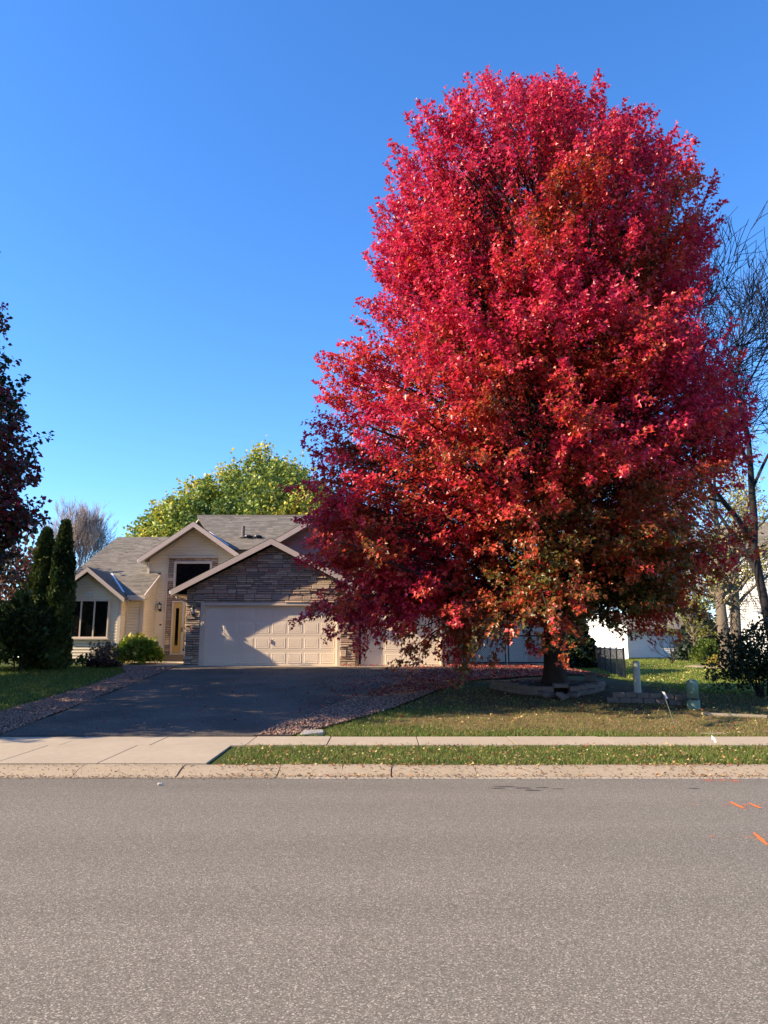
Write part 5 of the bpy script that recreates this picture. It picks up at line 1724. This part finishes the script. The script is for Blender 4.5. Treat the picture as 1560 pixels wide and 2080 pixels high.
# big white house
h0 = at(1468, 1338, 47)
wh = thing('white_house', (h0.x, 47, 1.5), 'tall white sided house wall behind the yellow leaved trunks', 'house')
ang_ = R(-34)
Mh = Matrix.Translation((h0.x, 47, 0)) @ Matrix.Rotation(ang_, 4, 'Z')
def hb(x0, x1, y0, y1, z0, z1):
    mb = MB(); mb.box(x0, x1, y0, y1, z0, z1); mb.v = [tuple(Mh @ Vector(v)) for v in mb.v]; return mb
w_ = hb(0, 9, 0.02, 8, 1.2, 8.2).build('wall', M['white_siding'], wh)
mb = MB(); siding(mb, [(0, 1.6), (9, 1.6), (9, 8.15), (0, 8.15)], 0.0, course=0.15, depth=0.02, M4=Mh); mb.build('siding', M['white_siding'], w_, kind='stuff')
mb = MB(); mb.box(-0.03, 0.1, -0.03, 0.02, 1.6, 8.2); mb.v = [tuple(Mh @ Vector(v)) for v in mb.v]; mb.build('corner_trim', M['white_siding'], wh)
rp = [Mh @ Vector(v) for v in ((-0.4, -0.5, 8.1), (9.4, -0.5, 8.1), (9.4, 4, 10.4), (-0.4, 4, 10.4))]
roof_plane(wh, rp)
rp = [Mh @ Vector(v) for v in ((9.4, 8.5, 8.1), (-0.4, 8.5, 8.1), (-0.4, 4, 10.4), (9.4, 4, 10.4))]
roof_plane(wh, rp)
# bed edging by the trunks
bed = sheet('garden_bed', M['concrete'], 0, 0, 40.8, 47, 10, 8, 0.05, lambda y: at(1462, 1340, 44).x - 1.9 * math.sin(math.pi * (y - 40.6) / 6.6), lambda y: at(1462, 1340, 44).x + 1.2)

# shed with a panelled door behind the gate
shed = thing('shed', (5.4, 36, 1.45), 'detached garage with pale panel door behind the black gates', 'garage')
mb = MB(); mb.box(3.25, 7.6, 36.1, 41, 1.3, 4.2); w_ = mb.build('wall', M['rose_siding'], shed)
sb = MB(); siding(sb, [(6.58, 1.5), (7.6, 1.5), (7.6, 4.2), (6.58, 4.2)], 36.09, course=0.2, depth=0.022); siding(sb, [(3.25, 3.5), (6.58, 3.5), (6.58, 4.2), (3.25, 4.2)], 36.09, course=0.2, depth=0.022)
sb.build('siding', M['rose_siding'], w_, kind='stuff')
mb = MB(); mb.box(6.45, 6.6, 36.0, 36.12, 1.45, 3.5); mb.box(3.3, 6.6, 36.0, 36.12, 3.5, 3.62); mb.build('door_frame', M['grey_siding'], shed)
garage_door(3.4, 6.45, 1.47, 3.5, 36.04, 4, M['grey_siding'], shed)
roof_plane(shed, [(2.9, 35.6, 4.15), (8.0, 35.6, 4.15), (8.0, 38.6, 5.6), (2.9, 38.6, 5.6)])
roof_plane(shed, [(8.0, 41.6, 4.15), (2.9, 41.6, 4.15), (2.9, 38.6, 5.6), (8.0, 38.6, 5.6)])


# ------------------------------------------------------------------ fence and gates
def wire(mb, A, B, h0, h1, pitch, r=0.0035):
    """chain-link: two families of diagonals between A and B (3D base points), heights h0..h1"""
    A, B = Vector(A), Vector(B)
    L_ = (B - A).length; d = (B - A) / L_
    hh = h1 - h0
    k = -hh
    while k < L_:
        for sgn in (1, -1):
            s0, s1 = k, k + hh
            z0_, z1_ = (h0, h1) if sgn > 0 else (h1, h0)
            a, b = max(s0, 0), min(s1, L_)
            if b - a < 0.02: continue
            za, zb = lerp(z0_, z1_, (a - s0) / hh), lerp(z0_, z1_, (b - s0) / hh)
            pa, pb = A + d * a + Vector((0, 0, za)), A + d * b + Vector((0, 0, zb))
            mb.tube([pa, pb], r, 3, cap=False)
        k += pitch


g0, g1, g2 = 3.29, 4.93, 6.6
gy = 31.5
gates = []
for (a, b, lab) in ((g0, g1, 'black chain link gate leaf nearest the house wall'), (g1 + 0.06, g2, 'black chain link gate leaf half hidden by the maple trunk')):
    zb = 1.47
    g = thing('chain_link_gate', ((a + b) / 2, gy, zb - 0.05), lab, 'gate', 'chain link gate leaves beside the garage')
    mb = MB()
    mb.tube([(a + .03, gy, zb), (a + .03, gy, zb + 1.12)], 0.028, 8); mb.tube([(b - .03, gy, zb), (b - .03, gy, zb + 1.12)], 0.028, 8)
    mb.tube([(a + .03, gy, zb + 1.1), (b - .03, gy, zb + 1.1)], 0.026, 8); mb.tube([(a + .03, gy, zb + .03), (b - .03, gy, zb + .03)], 0.026, 8)
    mb.build('frame', M['black_metal'], g)
    mb = MB(); wire(mb, (a + .05, gy, zb), (b - .05, gy, zb), 0.04, 1.08, 0.085, 0.004); mb.build('wire_mesh', M['black_metal'], g, kind='stuff')
    mb = MB(); mb.tube([(a + .03 if a < 4 else b - .03, gy - 0.03, zb + 0.2), (a + .03 if a < 4 else b - .03, gy - 0.03, zb + 0.32)], 0.045, 8)
    mb.tube([(a + .03 if a < 4 else b - .03, gy - 0.03, zb + 0.85), (a + .03 if a < 4 else b - .03, gy - 0.03, zb + 0.97)], 0.045, 8); mb.build('hinge', M['black_metal'], g)
for (xx, lab) in ((3.17, 'black gate post against the cream house corner'), (6.74, 'black gate post behind the maple trunk')):
    mb = MB(); mb.tube([(xx, gy, 1.3), (xx, gy, 2.72)], 0.042, 8); mb.lathe((xx, gy, 2.72), [(0.05, 0), (0.05, 0.03), (0.02, 0.06)], 8)
    tag(mb.build('gate_post', M['black_metal']), lab, 'post', 'gate posts')
fence = thing('chain_link_fence', (9.5, 31, 0.88), 'black chain link fence running back from the lawn', 'fence')
FA, FB = Vector((9.5, 31.0, 0)), Vector((12.6, 48.0, 0))
npost = 8
ptsb = []
for k in range(npost):
    t = k / (npost - 1)
    p = FA.lerp(FB, t); z = gzf(p.x, p.y)
    ptsb.append(Vector((p.x, p.y, z)))
    mb = MB(); mb.tube([(p.x, p.y, z - 0.1), (p.x, p.y, z + 1.16)], 0.045 if k == 0 else 0.03, 8); mb.lathe((p.x, p.y, z + 1.16), [(0.045, 0), (0.045, 0.02), (0.015, 0.05)], 8)
    mb.build('post', M['black_metal'], fence)
for a, b in zip(ptsb[:-1], ptsb[1:]):
    mb = MB(); u = Vector((0, 0, 1.13)); mb.tube([a + u, b + u], 0.026, 8); mb.build('top_rail', M['black_metal'], fence)
    mb = MB(); wire(mb, a, b, 0.03, 1.12, 0.085, 0.004); mb.build('wire_mesh', M['black_metal'], fence, kind='stuff')
# return run of the fence across the yard to the evergreens
fence2 = thing('chain_link_fence', (11, 48, 1.2), 'black chain link fence section across the yard by the evergreens', 'fence')
ra, rb = Vector((8.2, 47.0, gzf(8.2, 47))), Vector((12.5, 47.9, gzf(12.5, 47.9)))
for t in (0, .33, .66):
    p = ra.lerp(rb, t); mb = MB(); mb.tube([p, p + Vector((0, 0, 1.16))], 0.03, 8); mb.build('post', M['black_metal'], fence2)
mb = MB(); u = Vector((0, 0, 1.13)); mb.tube([ra + u, rb + u], 0.026, 8); mb.build('top_rail', M['black_metal'], fence2)
mb = MB(); wire(mb, ra, rb, 0.03, 1.12, 0.085, 0.004); mb.build('wire_mesh', M['black_metal'], fence2, kind='stuff')

# ------------------------------------------------------------------ block ring round the maple, low wall, loose blocks
ring = thing('tree_ring_wall', (4.3, 20.3, 0.8), 'weathered grey block ring wall round the maple trunk', 'retaining wall')
cx, cy = 4.25, 20.75
for course in range(2):
    nb = 17
    for k in range(nb):
        a = R(194 + (346 - 194) * (k + (0.5 if course else 0)) / nb)
        if 262 < math.degrees(a) < 284 or a > R(346): continue
        rx, ry = 1.42, 1.32
        x, y = cx + rx * math.cos(a), cy + ry * math.sin(a)
        zg = gzf(x, y) + 0.035 + course * 0.12 + random.uniform(-.012, .012)
        if y > 20.45 and course == 1: continue
        mb = MB(); mb.chbox((x, y, zg + 0.0), 0.27, 0.2, 0.125, 0.014, rz=math.atan2(ry * math.cos(a), -rx * math.sin(a)) + random.uniform(-.12, .12), jit=0.012, rx=random.uniform(-.1, .1), ry=random.uniform(-.05, .05))
        mb.build('block', M['block'], ring)
moundm = MB()
nr, na = 5, 28
for i_ in range(nr + 1):
    for j in range(na):
        a = 2 * math.pi * j / na; f = i_ / nr
        x, y = 4.27 + 1.36 * f * math.cos(a), 20.5 + (1.0 if math.sin(a) < 0 else 1.7) * f * math.sin(a)
        zc = lerp(1.04, gzf(x, y) + (0.16 if math.sin(a) < 0.1 else 0.03), f ** 1.3)
        moundm.v.append((x, y, zc + random.uniform(-.01, .01)))
for i_ in range(nr):
    for j in range(na):
        j2 = (j + 1) % na
        moundm.f.append((i_ * na + j, i_ * na + j2, (i_ + 1) * na + j2, (i_ + 1) * na + j))
moundm.build('planting_bed', M['soil'], kind='structure', smooth=True)
n = 700
a = RNG.uniform(0, 6.28, n); r_ = np.sqrt(RNG.uniform(0, 1, n)); x = 4.27 + 1.3 * r_ * np.cos(a); y = 20.5 + np.where(np.sin(a) < 0, 0.95, 1.6) * r_ * np.sin(a)
fallen('fallen_leaves', x, y, np.maximum(1.06 - 0.28 * r_ ** 1.3, gz(x, y) + 0.04) + 0.03, RNG.uniform(0.05, 0.09, n), RED, [0.24, 0.2, 0.16, 0.1, 0.1, 0.2])
loose = [((4.02, 19.22), (0.34, 0.2, 0.1), 0.5, 0.25, 'tilted grey block, leftmost of those tumbled below the maple trunk'), ((4.3, 19.06), (0.3, 0.22, 0.1), 0.9, 0.5, 'pale block lying lowest of those tumbled below the maple trunk'),
         ((4.34, 19.42), (0.36, 0.2, 0.11), 0.05, 0.05, 'flat pale block on top of the gap below the maple trunk'), ((4.62, 19.26), (0.32, 0.22, 0.1), -0.6, 0.35, 'tilted grey block, rightmost of those tumbled below the maple trunk')]
for k, ((x, y), s, rz, tilt, lab) in enumerate(loose):
    mb = MB(); mb.chbox((x, y, gzf(x, y) + 0.07 + (0.17 if k == 2 else 0.0)), s[0], s[1], s[2], 0.016, rz=rz, jit=0.012, rx=tilt)
    tag(mb.build('loose_block', M['block']), lab, 'block', 'tumbled blocks below the maple trunk')
lowall = thing('low_block_wall', (6.0, 18.5, 0.55), 'low two course block wall behind the grey pedestal', 'retaining wall')
for course in range(2):
    for k in range(6):
        t = (k + (0.5 if course else 0.0)) / 6
        x = lerp(5.3, 6.95, t) + 0.13; y = 18.75 - 0.35 * t + 0.1 * math.sin(t * 3)
        zg = gzf(x, y) + 0.04 + course * 0.125
        mb = MB(); mb.chbox((x, y, zg), 0.272, 0.2, 0.123, 0.013, rz=-0.2 + random.uniform(-.04, .04), jit=0.006); mb.build('block', M['block'], lowall)
p = at(1200, 1380, 22.3); mb = MB(); mb.chbox((p.x, 22.3, gzf(p.x, 22.3) + 0.11), 0.24, 0.3, 0.2, 0.015, rz=0.15, jit=0.008)
mb.chbox((p.x + .01, 22.3, gzf(p.x, 22.3) + 0.235), 0.27, 0.33, 0.05, 0.01, rz=0.15, jit=0.005)
tag(mb.build('edging_block', M['block']), 'single squat block standing alone right of the maple trunk', 'block')

# ------------------------------------------------------------------ pedestals, flags, small things
p = at(1296, 1415, 18.75); z0 = gzf(p.x, 18.75)
ped = thing('utility_pedestal', (p.x, 18.75, z0), 'slim grey green utility post behind the low block wall', 'utility pedestal')
mb = MB(); mb.lathe((p.x, 18.75, z0), [(0.088, -0.1), (0.088, 0.26)], 20); mb.build('base', M['ped_grey'], ped, smooth=False)
mb = MB(); mb.lathe((p.x, 18.75, z0), [(0.083, 0.262), (0.083, 0.92), (0.078, 0.945), (0.05, 0.955)], 20); mb.build('cover', M['ped_grey'], ped)
p = at(1409, 1435, 18.1); z0 = gzf(p.x, 18.1)
ped = thing('utility_pedestal', (p.x, 18.1, z0), 'stout green domed utility pedestal with a dark band', 'utility pedestal')
mb = MB(); mb.lathe((p.x, 18.1, z0), [(0.145, -0.1), (0.145, 0.19)], 24); mb.build('base', M['ped_green'], ped, smooth=False)
mb = MB(); mb.lathe((p.x, 18.1, z0), [(0.132, 0.23), (0.130, 0.56), (0.118, 0.615), (0.085, 0.645), (0.03, 0.658)], 24); mb.build('cover', M['ped_green'], ped, smooth=True)
mb = MB(); mb.lathe((p.x, 18.1, z0), [(0.138, 0.188), (0.138, 0.232)], 24); mb.chbox((p.x + 0.02, 17.965, z0 + 0.2), 0.03, 0.02, 0.05, 0.004); mb.build('band', M['band'], ped)


def marker_flag(label, bx, by, tx, ty, h, flagpts):
    z0 = gzf(bx, by)
    t = thing('marker_flag', (bx, by, z0), label, 'flag', 'utility marker flags')
    mb = MB(); mb.tube([(bx, by, z0 - 0.05), (tx, ty, z0 + h)], 0.0035, 5); mb.build('wire', M['ped_grey'], t)
    mb = MB(); T = Vector((tx, ty, z0 + h)); vs = [T + Vector(v) for v in flagpts]
    vs2 = [v + Vector((0.002, 0.006, 0)) for v in vs]
    n = len(vs)
    mb.mesh(vs + vs2, [tuple(range(n)), tuple(range(2 * n - 1, n - 1, -1))] + [((k + 1) % n, k, n + k, n + (k + 1) % n) for k in range(n)])
    mb.build('flag', M['flag'], t)


p = at(1373, 1473, 15.9); q_ = at(1349, 1418, 16.0)
marker_flag('white marker flag on a long leaning wire before the green pedestal', p.x, 15.9, q_.x, 16.0, 0.62, [(-0.03, 0.03, 0.06), (0.01, -0.01, 0.05), (0.06, -0.06, -0.07), (0.03, -0.03, -0.075), (0.0, 0, 0.0)])
p = at(1449, 1520, 13.2)
marker_flag('small white and violet marker flag in the boulevard grass', p.x, 13.2, p.x - 0.02, 13.2, 0.24, [(0, 0, 0.01), (0.04, -0.03, -0.03), (0.06, -0.05, -0.10), (0.035, -0.03, -0.11), (0.02, -0.02, -0.06), (0, 0, -0.07)])
mb = MB(); p = at(1458, 1500, 13.2); zf = gzf(p.x, 13.2)
p = at(633, 1489, 15.0)
z0 = gzf(p.x, 15.0)
mb = MB(); mb.chbox((p.x, 15.05, z0 + 0.02), 0.42, 0.24, 0.13, 0.04, rz=0.15, jit=0.03)
tag(mb.build('fieldstone', M['rock']), 'flat grey fieldstone at the lawn corner by the sidewalk', 'rock')
v = at(325, 1594, 10) - Vector((0, 0, EYE)); t = (0.0 - EYE) / v.z
mb = MB(); mb.chbox((v.x * t, v.y * t, float(roadz(v.y * t)) + 0.015), 0.06, 0.045, 0.035, 0.01, rz=0.4, jit=0.006)
tag(mb.build('pebble', M['lip']), 'small white pebble lying on the road near the curb', 'pebble')
p, q_ = at(1427, 1450, 17.3), at(1556, 1456, 17.0)
mb = MB(); za, zb = gzf(p.x, 17.3), gzf(q_.x, 17.0)
mb.mesh([(p.x, 17.25, za), (q_.x, 16.95, zb), (q_.x, 17.05, zb), (p.x, 17.35, za), (p.x, 17.25, za + .05), (q_.x, 16.95, zb + .05), (q_.x, 17.05, zb + .05), (p.x, 17.35, za + .05)], [(4, 5, 6, 7), (0, 1, 5, 4), (1, 2, 6, 5), (2, 3, 7, 6), (3, 0, 4, 7)])
tag(mb.build('lawn_edging', M['concrete']), 'pale straight edging strip in the shade before the dark shrub', 'edging')
p = at(1450, 1489, 15.15); mb = MB(); mb.chbox((p.x, 15.2, gzf(p.x, 15.2) - 0.012), 0.44, 0.14, 0.05, 0.012, jit=0.005)
tag(mb.build('ground_cover_plate', M['concrete']), 'flat pale cover plate in the grass beside the sidewalk', 'utility cover')
for o in bpy.data.objects:
    if '_loc' in o: del o['_loc']
